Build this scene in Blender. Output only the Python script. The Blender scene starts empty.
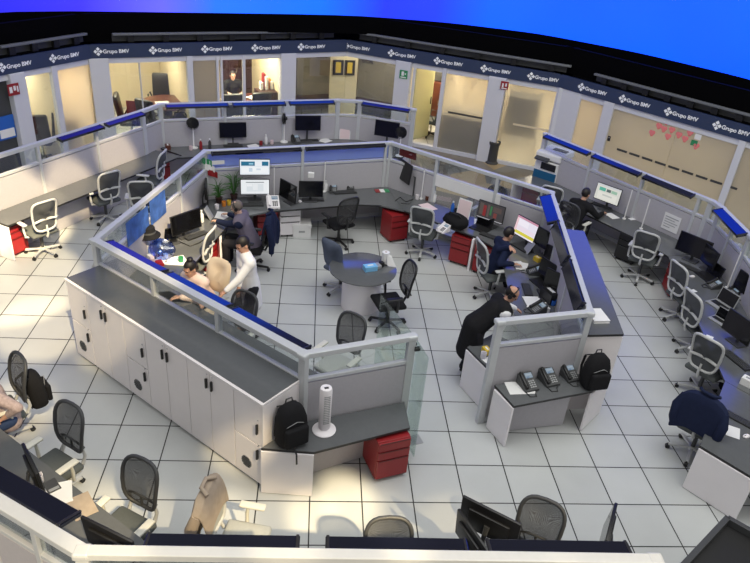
import bpy, bmesh, math, random
from mathutils import Vector, Matrix, Euler
random.seed(7)
S = bpy.context.scene
COL = S.collection
PI = math.pi
rad = math.radians

# ------------------------------------------------------------------ camera
CP = Vector((-1.2876, -6.2104, 6.2565)); CE = Euler((1.0438, -.0799, -.0589), 'XYZ'); FPX = 683.97
cd = bpy.data.cameras.new('camera'); cam = bpy.data.objects.new('camera', cd); COL.objects.link(cam)
cam.location = CP; cam.rotation_euler = CE; cd.sensor_width = 36; cd.lens = 36 * FPX / 750; cd.clip_end = 200
S.camera = cam
CM = CE.to_matrix()

def at(px, py, z=0.0):
    d = CM @ Vector(((px - 375) / FPX, (281.5 - py) / FPX, -1))
    return CP + d * ((z - CP.z) / d.z)

def atw(px, py, p0, p1, off=0.0):
    """where a sight line meets the upright plane through p0-p1"""
    t = Vector((p1[0] - p0[0], p1[1] - p0[1], 0)).normalized(); n = Vector((-t.y, t.x, 0))
    d = CM @ Vector(((px - 375) / FPX, (281.5 - py) / FPX, -1))
    o = Vector((p0[0], p0[1], 0)) + n * off
    return CP + d * ((o - CP).dot(n) / d.dot(n))

# ------------------------------------------------------------------ materials
def nt(m):
    m.use_nodes = True
    return m.node_tree.nodes, m.node_tree.links

def mat(name, col, rough=.5, metal=0, var=.06, scale=8, spec=.5, bump=0, coat=0):
    m = bpy.data.materials.new(name); N, L = nt(m); b = N['Principled BSDF']
    b.inputs['Roughness'].default_value = rough; b.inputs['Metallic'].default_value = metal
    b.inputs['Specular IOR Level'].default_value = spec
    if coat: b.inputs['Coat Weight'].default_value = coat; b.inputs['Coat Roughness'].default_value = .12
    tc = N.new('ShaderNodeTexCoord'); no = N.new('ShaderNodeTexNoise'); no.inputs['Scale'].default_value = scale; no.inputs['Detail'].default_value = 3
    L.new(tc.outputs['Object'], no.inputs['Vector'])
    mx = N.new('ShaderNodeMix'); mx.data_type = 'RGBA'
    mx.inputs[6].default_value = [max(0, c * (1 - var)) for c in col] + [1]; mx.inputs[7].default_value = [min(1, c * (1 + var)) for c in col] + [1]
    L.new(no.outputs['Fac'], mx.inputs[0]); L.new(mx.outputs[2], b.inputs['Base Color'])
    if bump:
        n2 = N.new('ShaderNodeTexNoise'); n2.inputs['Scale'].default_value = bump; L.new(tc.outputs['Object'], n2.inputs['Vector'])
        bp = N.new('ShaderNodeBump'); bp.inputs['Strength'].default_value = .25; bp.inputs['Distance'].default_value = .004
        L.new(n2.outputs['Fac'], bp.inputs['Height']); L.new(bp.outputs['Normal'], b.inputs['Normal'])
    return m

def glass_mat(name, tint, gloss=.08, rough=.02):
    m = bpy.data.materials.new(name); N, L = nt(m); N.remove(N['Principled BSDF'])
    t = N.new('ShaderNodeBsdfTransparent'); t.inputs[0].default_value = (*tint, 1)
    g = N.new('ShaderNodeBsdfGlossy'); g.inputs['Roughness'].default_value = rough
    lw = N.new('ShaderNodeLayerWeight'); lw.inputs[0].default_value = .25
    mu = N.new('ShaderNodeMath'); mu.operation = 'MULTIPLY_ADD'; mu.inputs[1].default_value = .35; mu.inputs[2].default_value = gloss
    L.new(lw.outputs['Facing'], mu.inputs[0])
    x = N.new('ShaderNodeMixShader'); L.new(mu.outputs[0], x.inputs[0]); L.new(t.outputs[0], x.inputs[1]); L.new(g.outputs[0], x.inputs[2])
    L.new(x.outputs[0], N['Material Output'].inputs[0])
    return m

def frosted_mat(name, col, clear=.2, var=.1):
    m = bpy.data.materials.new(name); N, L = nt(m); N.remove(N['Principled BSDF'])
    tc = N.new('ShaderNodeTexCoord'); no = N.new('ShaderNodeTexNoise'); no.inputs['Scale'].default_value = .9; L.new(tc.outputs['Object'], no.inputs['Vector'])
    mx = N.new('ShaderNodeMix'); mx.data_type = 'RGBA'; mx.inputs[6].default_value = [c * (1 - var) for c in col] + [1]; mx.inputs[7].default_value = [min(1, c * (1 + var)) for c in col] + [1]
    L.new(no.outputs['Fac'], mx.inputs[0])
    d = N.new('ShaderNodeBsdfDiffuse'); tr = N.new('ShaderNodeBsdfTranslucent'); tp = N.new('ShaderNodeBsdfTransparent')
    L.new(mx.outputs[2], d.inputs[0]); L.new(mx.outputs[2], tr.inputs[0])
    a = N.new('ShaderNodeMixShader'); a.inputs[0].default_value = .65; L.new(d.outputs[0], a.inputs[1]); L.new(tr.outputs[0], a.inputs[2])
    b = N.new('ShaderNodeMixShader'); b.inputs[0].default_value = clear; L.new(a.outputs[0], b.inputs[1]); L.new(tp.outputs[0], b.inputs[2])
    g = N.new('ShaderNodeBsdfGlossy'); g.inputs['Roughness'].default_value = .25
    c = N.new('ShaderNodeMixShader'); c.inputs[0].default_value = .06; L.new(b.outputs[0], c.inputs[1]); L.new(g.outputs[0], c.inputs[2])
    L.new(c.outputs[0], N['Material Output'].inputs[0])
    return m

def mesh_fabric(name, col, see=.25):
    """open office-chair mesh: a fine weave of holes"""
    m = bpy.data.materials.new(name); N, L = nt(m); b = N['Principled BSDF']
    b.inputs['Base Color'].default_value = (*col, 1); b.inputs['Roughness'].default_value = .7
    tc = N.new('ShaderNodeTexCoord'); w = N.new('ShaderNodeTexChecker'); w.inputs['Scale'].default_value = 160; L.new(tc.outputs['Object'], w.inputs['Vector'])
    mu = N.new('ShaderNodeMath'); mu.operation = 'MULTIPLY'; mu.inputs[1].default_value = see * 2; L.new(w.outputs['Fac'], mu.inputs[0])
    sb = N.new('ShaderNodeMath'); sb.operation = 'SUBTRACT'; sb.inputs[0].default_value = 1; L.new(mu.outputs[0], sb.inputs[1])
    L.new(sb.outputs[0], b.inputs['Alpha'])
    return m

def screen_mat(name, bg, rects, strength=1.0):
    """a lit display; rects = (u0,u1,v0,v1,colour) in the panel's own frame"""
    m = bpy.data.materials.new(name); N, L = nt(m); b = N['Principled BSDF']
    b.inputs['Base Color'].default_value = (.01, .01, .012, 1); b.inputs['Roughness'].default_value = .2
    tc = N.new('ShaderNodeTexCoord'); sp = N.new('ShaderNodeSeparateXYZ'); L.new(tc.outputs['Generated'], sp.inputs[0])
    def cmp(sock, op, v):
        n = N.new('ShaderNodeMath'); n.operation = op; L.new(sock, n.inputs[0]); n.inputs[1].default_value = v; return n.outputs[0]
    def mul(a, c):
        n = N.new('ShaderNodeMath'); n.operation = 'MULTIPLY'; L.new(a, n.inputs[0]); L.new(c, n.inputs[1]); return n.outputs[0]
    cur = None
    for (u0, u1, v0, v1, c) in rects:
        f = mul(mul(cmp(sp.outputs[0], 'GREATER_THAN', u0), cmp(sp.outputs[0], 'LESS_THAN', u1)), mul(cmp(sp.outputs[2], 'GREATER_THAN', v0), cmp(sp.outputs[2], 'LESS_THAN', v1)))
        mx = N.new('ShaderNodeMix'); mx.data_type = 'RGBA'; L.new(f, mx.inputs[0])
        if cur is None: mx.inputs[6].default_value = (*bg, 1)
        else: L.new(cur, mx.inputs[6])
        mx.inputs[7].default_value = (*c, 1); cur = mx.outputs[2]
    if cur is None: b.inputs['Emission Color'].default_value = (*bg, 1)
    else: L.new(cur, b.inputs['Emission Color'])
    b.inputs['Emission Strength'].default_value = strength
    return m

M = {}
def tile_floor():
    m = bpy.data.materials.new('raised_floor_tiles'); N, L = nt(m); b = N['Principled BSDF']
    tc = N.new('ShaderNodeTexCoord'); sp = N.new('ShaderNodeSeparateXYZ'); L.new(tc.outputs['Object'], sp.inputs[0])
    def M1(op, a, v=None, v2=None):
        n = N.new('ShaderNodeMath'); n.operation = op
        if hasattr(a, 'is_linked'): L.new(a, n.inputs[0])
        else: n.inputs[0].default_value = a
        if v is not None:
            if hasattr(v, 'is_linked'): L.new(v, n.inputs[1])
            else: n.inputs[1].default_value = v
        return n.outputs[0]
    def line(s):
        q = M1('DIVIDE', s, .61); fl = M1('ROUND', q); d = M1('ABSOLUTE', M1('SUBTRACT', q, fl))
        return M1('LESS_THAN', d, .0125), M1('FLOOR', q)
    lx, ix = line(sp.outputs[0]); ly, iy = line(sp.outputs[1])
    g = M1('MAXIMUM', lx, ly)
    cb = N.new('ShaderNodeCombineXYZ'); L.new(ix, cb.inputs[0]); L.new(iy, cb.inputs[1])
    wn = N.new('ShaderNodeTexWhiteNoise'); wn.noise_dimensions = '2D'; L.new(cb.outputs[0], wn.inputs['Vector'])
    no = N.new('ShaderNodeTexNoise'); no.inputs['Scale'].default_value = 2.2; no.inputs['Detail'].default_value = 6; L.new(tc.outputs['Object'], no.inputs['Vector'])
    n3 = N.new('ShaderNodeTexNoise'); n3.inputs['Scale'].default_value = 60; n3.inputs['Detail'].default_value = 2; L.new(tc.outputs['Object'], n3.inputs['Vector'])
    v = M1('ADD', M1('ADD', M1('MULTIPLY', wn.outputs[0], .3), M1('MULTIPLY', no.outputs['Fac'], .5)), M1('MULTIPLY', n3.outputs['Fac'], .2))
    mx = N.new('ShaderNodeMix'); mx.data_type = 'RGBA'; mx.inputs[6].default_value = (.44, .455, .455, 1); mx.inputs[7].default_value = (.59, .61, .61, 1); L.new(v, mx.inputs[0])
    m2 = N.new('ShaderNodeMix'); m2.data_type = 'RGBA'; L.new(g, m2.inputs[0]); L.new(mx.outputs[2], m2.inputs[6]); m2.inputs[7].default_value = (.03, .03, .03, 1)
    L.new(m2.outputs[2], b.inputs['Base Color']); b.inputs['Roughness'].default_value = .38; b.inputs['Specular IOR Level'].default_value = .35
    return m

def stone_floor():
    m = bpy.data.materials.new('patterned_stone_floor'); N, L = nt(m); b = N['Principled BSDF']
    tc = N.new('ShaderNodeTexCoord'); v = N.new('ShaderNodeTexVoronoi'); v.inputs['Scale'].default_value = 1.25; L.new(tc.outputs['Object'], v.inputs['Vector'])
    sp = N.new('ShaderNodeSeparateColor'); L.new(v.outputs['Color'], sp.inputs[0])
    r = N.new('ShaderNodeValToRGB'); r.color_ramp.interpolation = 'CONSTANT'; L.new(sp.outputs[0], r.inputs[0])
    e = r.color_ramp.elements; e[0].color = (.13, .12, .10, 1); e[1].position = .3; e[1].color = (.36, .27, .15, 1)
    for p, c in ((.5, (.22, .19, .15, 1)), (.7, (.40, .32, .19, 1)), (.88, (.16, .16, .15, 1))):
        k = e.new(p); k.color = c
    L.new(r.outputs[0], b.inputs['Base Color']); b.inputs['Roughness'].default_value = .4
    return m

def led_mat():
    m = bpy.data.materials.new('blue_led_picture'); N, L = nt(m); b = N['Principled BSDF']
    b.inputs['Base Color'].default_value = (.01, .01, .02, 1)
    tc = N.new('ShaderNodeTexCoord'); sp = N.new('ShaderNodeSeparateXYZ'); L.new(tc.outputs['Object'], sp.inputs[0])
    mr = N.new('ShaderNodeMapRange'); mr.inputs[1].default_value = -8.5; mr.inputs[2].default_value = 8.5; L.new(sp.outputs[0], mr.inputs[0])
    r = N.new('ShaderNodeValToRGB'); L.new(mr.outputs[0], r.inputs[0]); e = r.color_ramp.elements
    e[0].color = (.010, .010, .40, 1); e[1].position = 1; e[1].color = (0, .056, 1, 1)
    for p, c in ((.10, (.022, .016, .55, 1)), (.2, (.07, .068, .9, 1)), (.27, (.008, .09, .9, 1)), (.42, (.0, .082, .9, 1)), (.52, (.006, .018, .55, 1)), (.6, (.006, .025, .7, 1)), (.68, (0, .062, 1, 1))):
        k = e.new(p); k.color = c
    no = N.new('ShaderNodeTexNoise'); no.inputs['Scale'].default_value = .5; L.new(tc.outputs['Object'], no.inputs['Vector'])
    mx = N.new('ShaderNodeMix'); mx.data_type = 'RGBA'; mx.blend_type = 'MULTIPLY'; mx.inputs[0].default_value = .25
    L.new(r.outputs[0], mx.inputs[6]); L.new(no.outputs['Color'], mx.inputs[7]); 
    L.new(mx.outputs[2], b.inputs['Emission Color']); b.inputs['Emission Strength'].default_value = 2.7
    return m

M['tile'] = tile_floor(); M['stone'] = stone_floor(); M['led'] = led_mat()
M['alu'] = mat('satin_aluminium', (.56, .58, .60), .45, .15, .05, 20)
M['cream_rail'] = M['alu']
M['fabric'] = mat('grey_woven_fabric', (.45, .44, .475), .95, 0, .06, 30, .2, 300)
M['glass'] = glass_mat('clear_glass', (.93, .96, .95))
M['glass_green'] = glass_mat('thick_greenish_glass', (.86, .93, .90), .06)
M['glass_blue'] = glass_mat('blue_film_glass', (.35, .50, .92), .16, .15)
M['ledge'] = mat('grey_ledge_steel', (.16, .17, .18), .5, .2)
M['frost_blue_reflection'] = frosted_mat('frosted_glass_blue_reflection', (.48, .60, .88), .10)  # blue reflection of the LED display put into the glass colour
M['desk'] = mat('dark_grey_laminate', (.112, .118, .125), .15, 0, .08, 15, .75)
M['edge'] = mat('black_edge_band', (.02, .02, .022), .5)
M['white'] = mat('white_laminate', (.82, .79, .82), .45, 0, .03, 5)
M['cabinet'] = mat('pale_cabinet_laminate', (.82, .78, .79), .45, 0, .03, 5)
M['red'] = mat('red_painted_steel', (.27, .014, .018), .4, 0, .08, 10)
M['redd'] = mat('dark_red_recess', (.09, .006, .008), .5)
M['shelf'] = mat('glossy_navy_acrylic', (.005, .006, .016), .10, 0, .05, 5, .9)
M['black'] = mat('black_plastic', (.012, .012, .013), .4, 0, .1, 20)
M['blackgloss'] = mat('black_screen_glass', (.004, .004, .005), .12, 0, .1, 5)
M['blackcloth'] = mat('black_cloth', (.012, .012, .014), .9, 0, .2, 30, .2, 120)
M['dgrey'] = mat('dark_grey_plastic', (.05, .052, .055), .5)
M['cframe'] = mat('light_grey_chair_plastic', (.52, .53, .53), .4)
M['carm'] = mat('cream_arm_plastic', (.66, .65, .58), .45)
M['cmesh'] = mesh_fabric('grey_chair_mesh', (.055, .06, .066), .06)
M['cmesh_dark'] = mesh_fabric('charcoal_chair_mesh', (.04, .04, .042), .18)
M['seat_grey'] = mat('grey_seat_fabric', (.10, .11, .11), .9, 0, .1, 40, .2, 200)
M['seat_light'] = mat('light_seat_fabric', (.42, .43, .41), .9, 0, .08, 40, .2, 200)
M['seat_blue'] = mat('blue_grey_seat_fabric', (.10, .12, .17), .9, 0, .08, 40, .2, 200)
M['cream'] = mat('cream_upholstery', (.66, .55, .42), .85, 0, .05, 12, .3, 100)
M['chrome'] = mat('polished_metal', (.6, .6, .62), .22, .9)
M['paper'] = mat('white_paper', (.78, .78, .78), .8, 0, .04, 6)
M['paper_pink'] = mat('pink_paper', (.75, .60, .62), .8)
M['navy'] = mat('navy_cloth', (.012, .018, .05), .9, 0, .2, 20, .2, 100)
M['fascia'] = mat('navy_fascia_paint', (.026, .042, .095), .45, 0, .05, 2)
M['wallwhite'] = mat('white_wall_paint', (.62, .63, .68), .7, 0, .03, 2)
M['void'] = mat('black_soffit_paint', (.0015, .0015, .002), .9, 0, .2, 1, .05)
M['bar'] = mat('pale_grey_steel', (.36, .37, .38), .4, .2)
M['officewall'] = mat('cream_office_wall', (.72, .62, .44), .8, 0, .04, 1)
M['frost'] = frosted_mat('cream_frosted_glass', (.70, .655, .56), .12); M['frost_thin'] = frosted_mat('thin_frosted_glass', (.68, .65, .56), .45)
M['frost_green'] = frosted_mat('green_frosted_glass', (.58, .60, .42), .25)
M['frost_white'] = frosted_mat('grey_frosted_glass', (.55, .53, .48), .1)
M['wood'] = mat('reddish_brown_wood', (.10, .028, .016), .35, 0, .3, 6)
M['darkwood'] = mat('dark_brown_wood', (.035, .012, .010), .35, 0, .3, 6)
M['beige'] = mat('beige_jacket_cloth', (.42, .34, .26), .9, 0, .2, 12, .2, 60)
M['blue'] = mat('bright_blue_plastic', (.02, .12, .50), .35)
M['lightblue'] = mat('sky_blue_cardboard', (.20, .50, .80), .5, 0, .1, 30)
M['printer_blue'] = mat('teal_blue_panel', (.01, .10, .22), .4)
M['green'] = mat('leaf_green', (.05, .16, .03), .6, 0, .4, 30)
M['greensign'] = mat('green_sign_paint', (.03, .25, .10), .5)
M['yellow'] = mat('yellow_card', (.65, .45, .04), .5)
M['orange'] = mat('orange_plastic', (.65, .22, .03), .5)
M['pink'] = mat('pink_sticker', (.80, .22, .22), .6)
M['skin'] = mat('skin', (.52, .29, .20), .5, 0, .05, 20)
M['skin_pale'] = mat('fair_skin', (.60, .38, .29), .5, 0, .05, 20)
M['hair'] = mat('dark_hair', (.012, .009, .008), .5, 0, .4, 40)
M['hair_grey'] = mat('greying_hair', (.16, .13, .11), .6, 0, .4, 40)
M['shirt_white'] = mat('white_shirt_cloth', (.80, .80, .82), .85, 0, .03, 8, .2, 40)
M['blouse'] = mat('pale_pink_knit', (.80, .62, .54), .9, 0, .05, 20, .2, 90)
M['plaid'] = mat('grey_pink_shirt_cloth', (.35, .28, .28), .9, 0, .5, 30, .2)
M['jeans'] = mat('blue_denim', (.03, .05, .12), .9, 0, .2, 30, .2)
M['vest'] = mat('purple_grey_cloth', (.16, .14, .19), .9, 0, .15, 20, .2)
M['trouser'] = mat('dark_trouser_cloth', (.02, .02, .025), .9, 0, .2, 20, .2)

# ------------------------------------------------------------------ mesh helpers
class MB:
    def __init__(s): s.bm = bmesh.new()
    def _tf(s, vs, mtx): bmesh.ops.transform(s.bm, matrix=mtx, verts=vs)
    def box(s, c, d, rz=0, r=0, rot=None, seg=2):
        v = bmesh.ops.create_cube(s.bm, size=1)['verts']
        bmesh.ops.scale(s.bm, vec=d, verts=v)
        if r:
            es = list({e for x in v for e in x.link_edges})
            g = bmesh.ops.bevel(s.bm, geom=es, offset=min(r, min(d) * .49), segments=seg, affect='EDGES', profile=.5)
            v = list({x for f in g['faces'] for x in f.verts} | {x for x in v if x.is_valid})
        m = Matrix.Translation(Vector(c)) @ (rot.to_matrix().to_4x4() if rot else Matrix.Rotation(rz, 4, 'Z'))
        s._tf(v, m); return s
    def bar(s, p, q, w, h, r=0):
        p = Vector(p); q = Vector(q); d = q - p; L = d.length
        rot = d.to_track_quat('X', 'Z').to_matrix().to_4x4()
        v = bmesh.ops.create_cube(s.bm, size=1)['verts']; bmesh.ops.scale(s.bm, vec=(L, w, h), verts=v)
        if r:
            es = list({e for x in v for e in x.link_edges}); g = bmesh.ops.bevel(s.bm, geom=es, offset=r, segments=2, affect='EDGES', profile=.5)
            v = list({x for f in g['faces'] for x in f.verts} | {x for x in v if x.is_valid})
        s._tf(v, Matrix.Translation((p + q) / 2) @ rot); return s
    def cyl(s, p, q, r, r2=None, n=16):
        p = Vector(p); q = Vector(q); d = q - p
        v = bmesh.ops.create_cone(s.bm, cap_ends=True, segments=n, radius1=r, radius2=r if r2 is None else r2, depth=d.length)['verts']
        s._tf(v, Matrix.Translation((p + q) / 2) @ d.to_track_quat('Z', 'Y').to_matrix().to_4x4()); return s
    def ball(s, c, d, rot=None, u=16, w=10):
        v = bmesh.ops.create_uvsphere(s.bm, u_segments=u, v_segments=w, radius=1)['verts']
        bmesh.ops.scale(s.bm, vec=d if hasattr(d, '__len__') else (d, d, d), verts=v)
        s._tf(v, Matrix.Translation(Vector(c)) @ (rot.to_matrix().to_4x4() if rot else Matrix())); return s
    def prism(s, poly, z0, z1):
        b = [s.bm.verts.new((x, y, z0)) for x, y in poly]; t = [s.bm.verts.new((x, y, z1)) for x, y in poly]
        n = len(poly)
        s.bm.faces.new(b[::-1]); s.bm.faces.new(t)
        for i in range(n): s.bm.faces.new((b[i], b[(i + 1) % n], t[(i + 1) % n], t[i]))
        return s
    def lathe(s, prof, n=24, c=(0, 0, 0)):
        rings = []
        for r, z in prof:
            rings.append([s.bm.verts.new((c[0] + r * math.cos(2 * PI * i / n), c[1] + r * math.sin(2 * PI * i / n), c[2] + z)) for i in range(n)])
        for a, b in zip(rings, rings[1:]):
            for i in range(n): s.bm.faces.new((a[i], a[(i + 1) % n], b[(i + 1) % n], b[i]))
        s.bm.faces.new(rings[0][::-1]); s.bm.faces.new(rings[-1]); return s
    def tube(s, path, r, closed=False, n=8, flat=1.0):
        P = [Vector(p) for p in path]; k = len(P); rings = []
        for i in range(k):
            a = P[(i - 1) % k] if (closed or i > 0) else P[i]; b = P[(i + 1) % k] if (closed or i < k - 1) else P[i]
            t = (b - a).normalized(); up = Vector((0, 1, 0)) if abs(t.y) < .9 else Vector((0, 0, 1))
            x = t.cross(up).normalized(); y = x.cross(t).normalized()
            rr = r[i] if hasattr(r, '__len__') else r
            rings.append([s.bm.verts.new(P[i] + x * rr * math.cos(2 * PI * j / n) + y * rr * flat * math.sin(2 * PI * j / n)) for j in range(n)])
        for i in range(k if closed else k - 1):
            a, b = rings[i], rings[(i + 1) % k]
            for j in range(n): s.bm.faces.new((a[j], a[(j + 1) % n], b[(j + 1) % n], b[j]))
        if not closed: s.bm.faces.new(rings[0][::-1]); s.bm.faces.new(rings[-1])
        return s
    def sheet(s, rows, th=.01):
        """grid of points thickened along its normals"""
        g = [[s.bm.verts.new(p) for p in r] for r in rows]
        fs = []
        for a, b in zip(g, g[1:]):
            for i in range(len(a) - 1): fs.append(s.bm.faces.new((a[i], a[i + 1], b[i + 1], b[i])))
        bmesh.ops.recalc_face_normals(s.bm, faces=fs)
        bmesh.ops.solidify(s.bm, geom=fs, thickness=th); return s
    def build(s, name, m, parent=None, smooth=None, sub=0):
        bmesh.ops.recalc_face_normals(s.bm, faces=s.bm.faces[:])
        me = bpy.data.meshes.new(name); s.bm.to_mesh(me); s.bm.free()
        me.materials.append(M[m] if isinstance(m, str) else m)
        if smooth:
            for p in me.polygons: p.use_smooth = True
            try: me.set_sharp_from_angle(angle=rad(smooth if smooth > 1 else 40))
            except Exception: pass
        o = bpy.data.objects.new(name, me); COL.objects.link(o)
        if parent: o.parent = parent
        if sub:
            d = o.modifiers.new('s', 'SUBSURF'); d.levels = sub; d.render_levels = sub
        return o

def tag(o, label, cat, group=None, kind=None):
    o['label'] = label; o['category'] = cat
    if group: o['group'] = group
    if kind: o['kind'] = kind
    return o
def thing(name, label, cat, loc=(0, 0, 0), heading=None, group=None):
    """an Empty at the thing's base; its front looks along local -y, heading = that direction in degrees"""
    o = bpy.data.objects.new(name, None); COL.objects.link(o); o.empty_display_size = .1
    o.location = Vector(loc)
    if heading is not None: o.rotation_euler.z = rad(heading + 90)
    return tag(o, label, cat, group)
def struct(o): o['kind'] = 'structure'; return o
def plab(o, label): o['label'] = label; return o
KIDS = {}
def dup(r0, loc, heading, label, group=None):
    r = r0.copy(); COL.objects.link(r); r.location = Vector(loc); r.rotation_euler.z = rad(heading + 90); r['label'] = label
    if group: r['group'] = group
    for ch in [o for o in r0.children]:
        c = ch.copy(); COL.objects.link(c); c.parent = r
        for g in ch.children:
            d = g.copy(); COL.objects.link(d); d.parent = c
    return r
def hd(p, q): return math.degrees(math.atan2(q[1] - p[1], q[0] - p[0]))
# ================================================================== the setting
W = [(-9.2, 6.4), (-6.62, 10.42), (-.6, 13.1), (4.66, 10.69), (9.3, 5.05)]   # office front, seen in plan
def wdir(i):
    t = Vector((W[i + 1][0] - W[i][0], W[i + 1][1] - W[i][1], 0)); return t.normalized(), t.length
def on_wall(i, px, z=2.25, py0=56):
    """distance along office front i under picture column px"""
    p = None
    d, L = wdir(i); lo, hi = 0.0, L
    py = py0
    for _ in range(6):
        p = atw(px, py, W[i], W[i + 1])
        py += (p.z - z) * 36
    return (Vector((p.x, p.y, 0)) - Vector((W[i][0], W[i][1], 0))).dot(d)
def wpt(i, s, off=0.0, z=0.0):
    d, L = wdir(i); n = Vector((-d.y, d.x, 0))
    return Vector((W[i][0], W[i][1], z)) + d * s + n * off        # off > 0 goes into the offices

hall = [(-12, -6), (9.5, -6), (12, 3), (12, 8), (6, 15.5), (-.5, 18), (-9, 15.5), (-14, 9)]
f = MB().prism(hall, -.05, 0).build('floor', 'tile'); struct(f)
# stone paving of the corridor outside the central ring
f = MB().prism([(1.45, 7.55), (3.55, 5.85), (4.3, 7.1), (3.6, 9.2), (4.66, 10.60), (-.6, 13.0), (-1.3, 12.7), (-.3, 10.6), (1.05, 10.05)], 0, .006).build('floor_corridor', 'stone'); struct(f)

# fascia with the repeated sign, and the dark band above it
n0 = 0
for i in range(4):
    d, L = wdir(i); ang = math.atan2(d.y, d.x)
    def seg(z0, z1, off, th, m, name, ext=0.0):
        c = wpt(i, L / 2, off, (z0 + z1) / 2)
        o = MB().box((0, 0, 0), (L + ext, th, z1 - z0)).build(name, m); o.location = c; o.rotation_euler.z = ang
        return struct(o)
    fas = seg(2.25, 2.56, .0, .14, 'fascia', 'trim_%d' % (i + 1), .06)
    seg(2.12, 2.25, .02, .10, 'wallwhite', 'trim_%d' % (i + 11), .03)
    seg(2.56, 3.17, .30, .10, 'void', 'wall_upper_%d' % (i + 1), .5)
    seg(2.50, 2.56, .40, .8, 'void', 'trim_%d' % (i + 21), .5)
    seg(0, .10, .0, .16, 'wallwhite', 'baseboard_%d' % (i + 1), .05)

# logos (flat lettering and its four-lobed mark)
LG = [(0, 2, 68), (0, 53, 58), (1, 98, 51), (1, 153, 50), (1, 205, 50), (1, 255, 49.5), (1, 301, 49.5), (2, 346, 49.5), (2, 391, 55),
      (2, 437, 62), (2, 484, 69), (2, 531, 76), (3, 582, 84.5), (3, 623, 97.5), (3, 668, 112), (3, 716, 128)]
fc = bpy.data.curves.new('lettering', 'FONT'); fc.body = 'Grupo BMV'; fc.size = .118; fc.extrude = .002; fc.offset = .003
fo = bpy.data.objects.new('lettering', fc); COL.objects.link(fo)
bpy.context.view_layer.update()
LME = bpy.data.meshes.new_from_object(fo.evaluated_get(bpy.context.evaluated_depsgraph_get())); LME.materials.clear(); M['signwhite'] = mat('white_sign_vinyl', (.92, .94, .96), .5, 0, .01); LME.materials.append(M['signwhite'])
bpy.data.objects.remove(fo)
mk = MB()
for a in range(4):
    x, z = .058 * math.cos(a * PI / 2), .058 * math.sin(a * PI / 2)
    mk.box((x, 0, z), (.062, .004, .062), rot=Euler((0, PI / 4 if a % 2 else PI / 4, 0)))
mk.box((0, 0, 0), (.02, .004, .02))
mo = mk.build('logo_mark', 'signwhite'); MKM = mo.data; bpy.data.objects.remove(mo)
for i, px, py in LG:
    d, L = wdir(i); p = atw(px, py, W[i], W[i + 1], -.075)
    r = thing('wall_sign', 'small white company sign with four-lobed mark on the navy fascia', 'sign', (p.x, p.y, 2.405), None, 'company signs along the fascia')
    r.rotation_euler.z = math.atan2(d.y, d.x)
    a = bpy.data.objects.new('logo_mark', MKM); COL.objects.link(a); a.parent = r
    b = bpy.data.objects.new('lettering', LME); COL.objects.link(b); b.parent = r; b.location = (.105, 0, -.040); b.rotation_euler.x = PI / 2

# pale ledge bars on black brackets above the fascia
def ledge(i, px0, py0, px1, py1, nb, label):
    p = atw(px0, py0, W[i], W[i + 1], .12); q = atw(px1, py1, W[i], W[i + 1], .12)
    z = (p.z + q.z) / 2; p.z = q.z = z
    r = thing('ledge_rail', label, 'rail', (p.x, p.y, 2.56)); q2 = q - p; b = Vector((0, 0, z - 2.56))
    MB().bar(b, b + q2, .10, .05, .01).build('rail_bar', 'ledge', r)
    d = q2.normalized(); n = Vector((-d.y, d.x, 0))
    for k in range(nb):
        c = q2 * ((k + .5) / nb)
        MB().prism([(c.x - d.x * .07, c.y - d.y * .07), (c.x + d.x * .07, c.y + d.y * .07), (c.x + d.x * .03 + n.x * .2, c.y + d.y * .03 + n.y * .2), (c.x - d.x * .03 + n.x * .2, c.y - d.y * .03 + n.y * .2)], 0, z - 2.585).build('bracket', 'black', r)
    MB().bar(q2 * .0 + n * .14 + Vector((0, 0, .08)), q2 + n * .14 + Vector((0, 0, .08)), .03, .16).build('back_panel', 'dgrey', r)
ledge(0, 0, 48, 86, 33, 4, 'pale ledge rail on black brackets above the far left offices')
ledge(1, 112, 32.5, 336, 33, 7, 'long pale ledge rail above the fascia over the conference room')
ledge(2, 358, 35, 572, 64, 6, 'pale ledge rail above the fascia over the open office door')
ledge(3, 596, 69, 752, 122, 7, 'pale ledge rail with black brackets above the large frosted windows')

# LED picture wall above
sc = [at(-160, 8, 3.2), at(0, 9, 3.2), at(345, 14, 3.2), at(450, 22, 3.2), at(540, 33, 3.2), at(640, 52, 3.2), at(750, 78, 3.2), at(860, 112, 3.2)]
sc[0] = sc[1] + (sc[1] - sc[2]).normalized() * 1.2 + Vector((-1.0, -3.6, 0))
path = []
for a, b in zip(sc, sc[1:]):
    for k in range(6): path.append(a.lerp(b, k / 6))
path.append(sc[-1])
for _ in range(2): path = [path[0]] + [(path[k - 1] + path[k] * 2 + path[k + 1]) / 4 for k in range(1, len(path) - 1)] + [path[-1]]
led = MB().sheet([[(p.x, p.y, z) for p in path] for z in (3.2, 4.5, 5.9)], .12).build('led_display', 'led', smooth=30)
struct(MB().sheet([[(p.x * .997, p.y * .997, z) for p in path] for z in (2.75, 3.2)], .10).build('trim_41', 'void'))
tag(led, 'huge curved blue LED display band above the black soffit', 'display')

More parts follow.
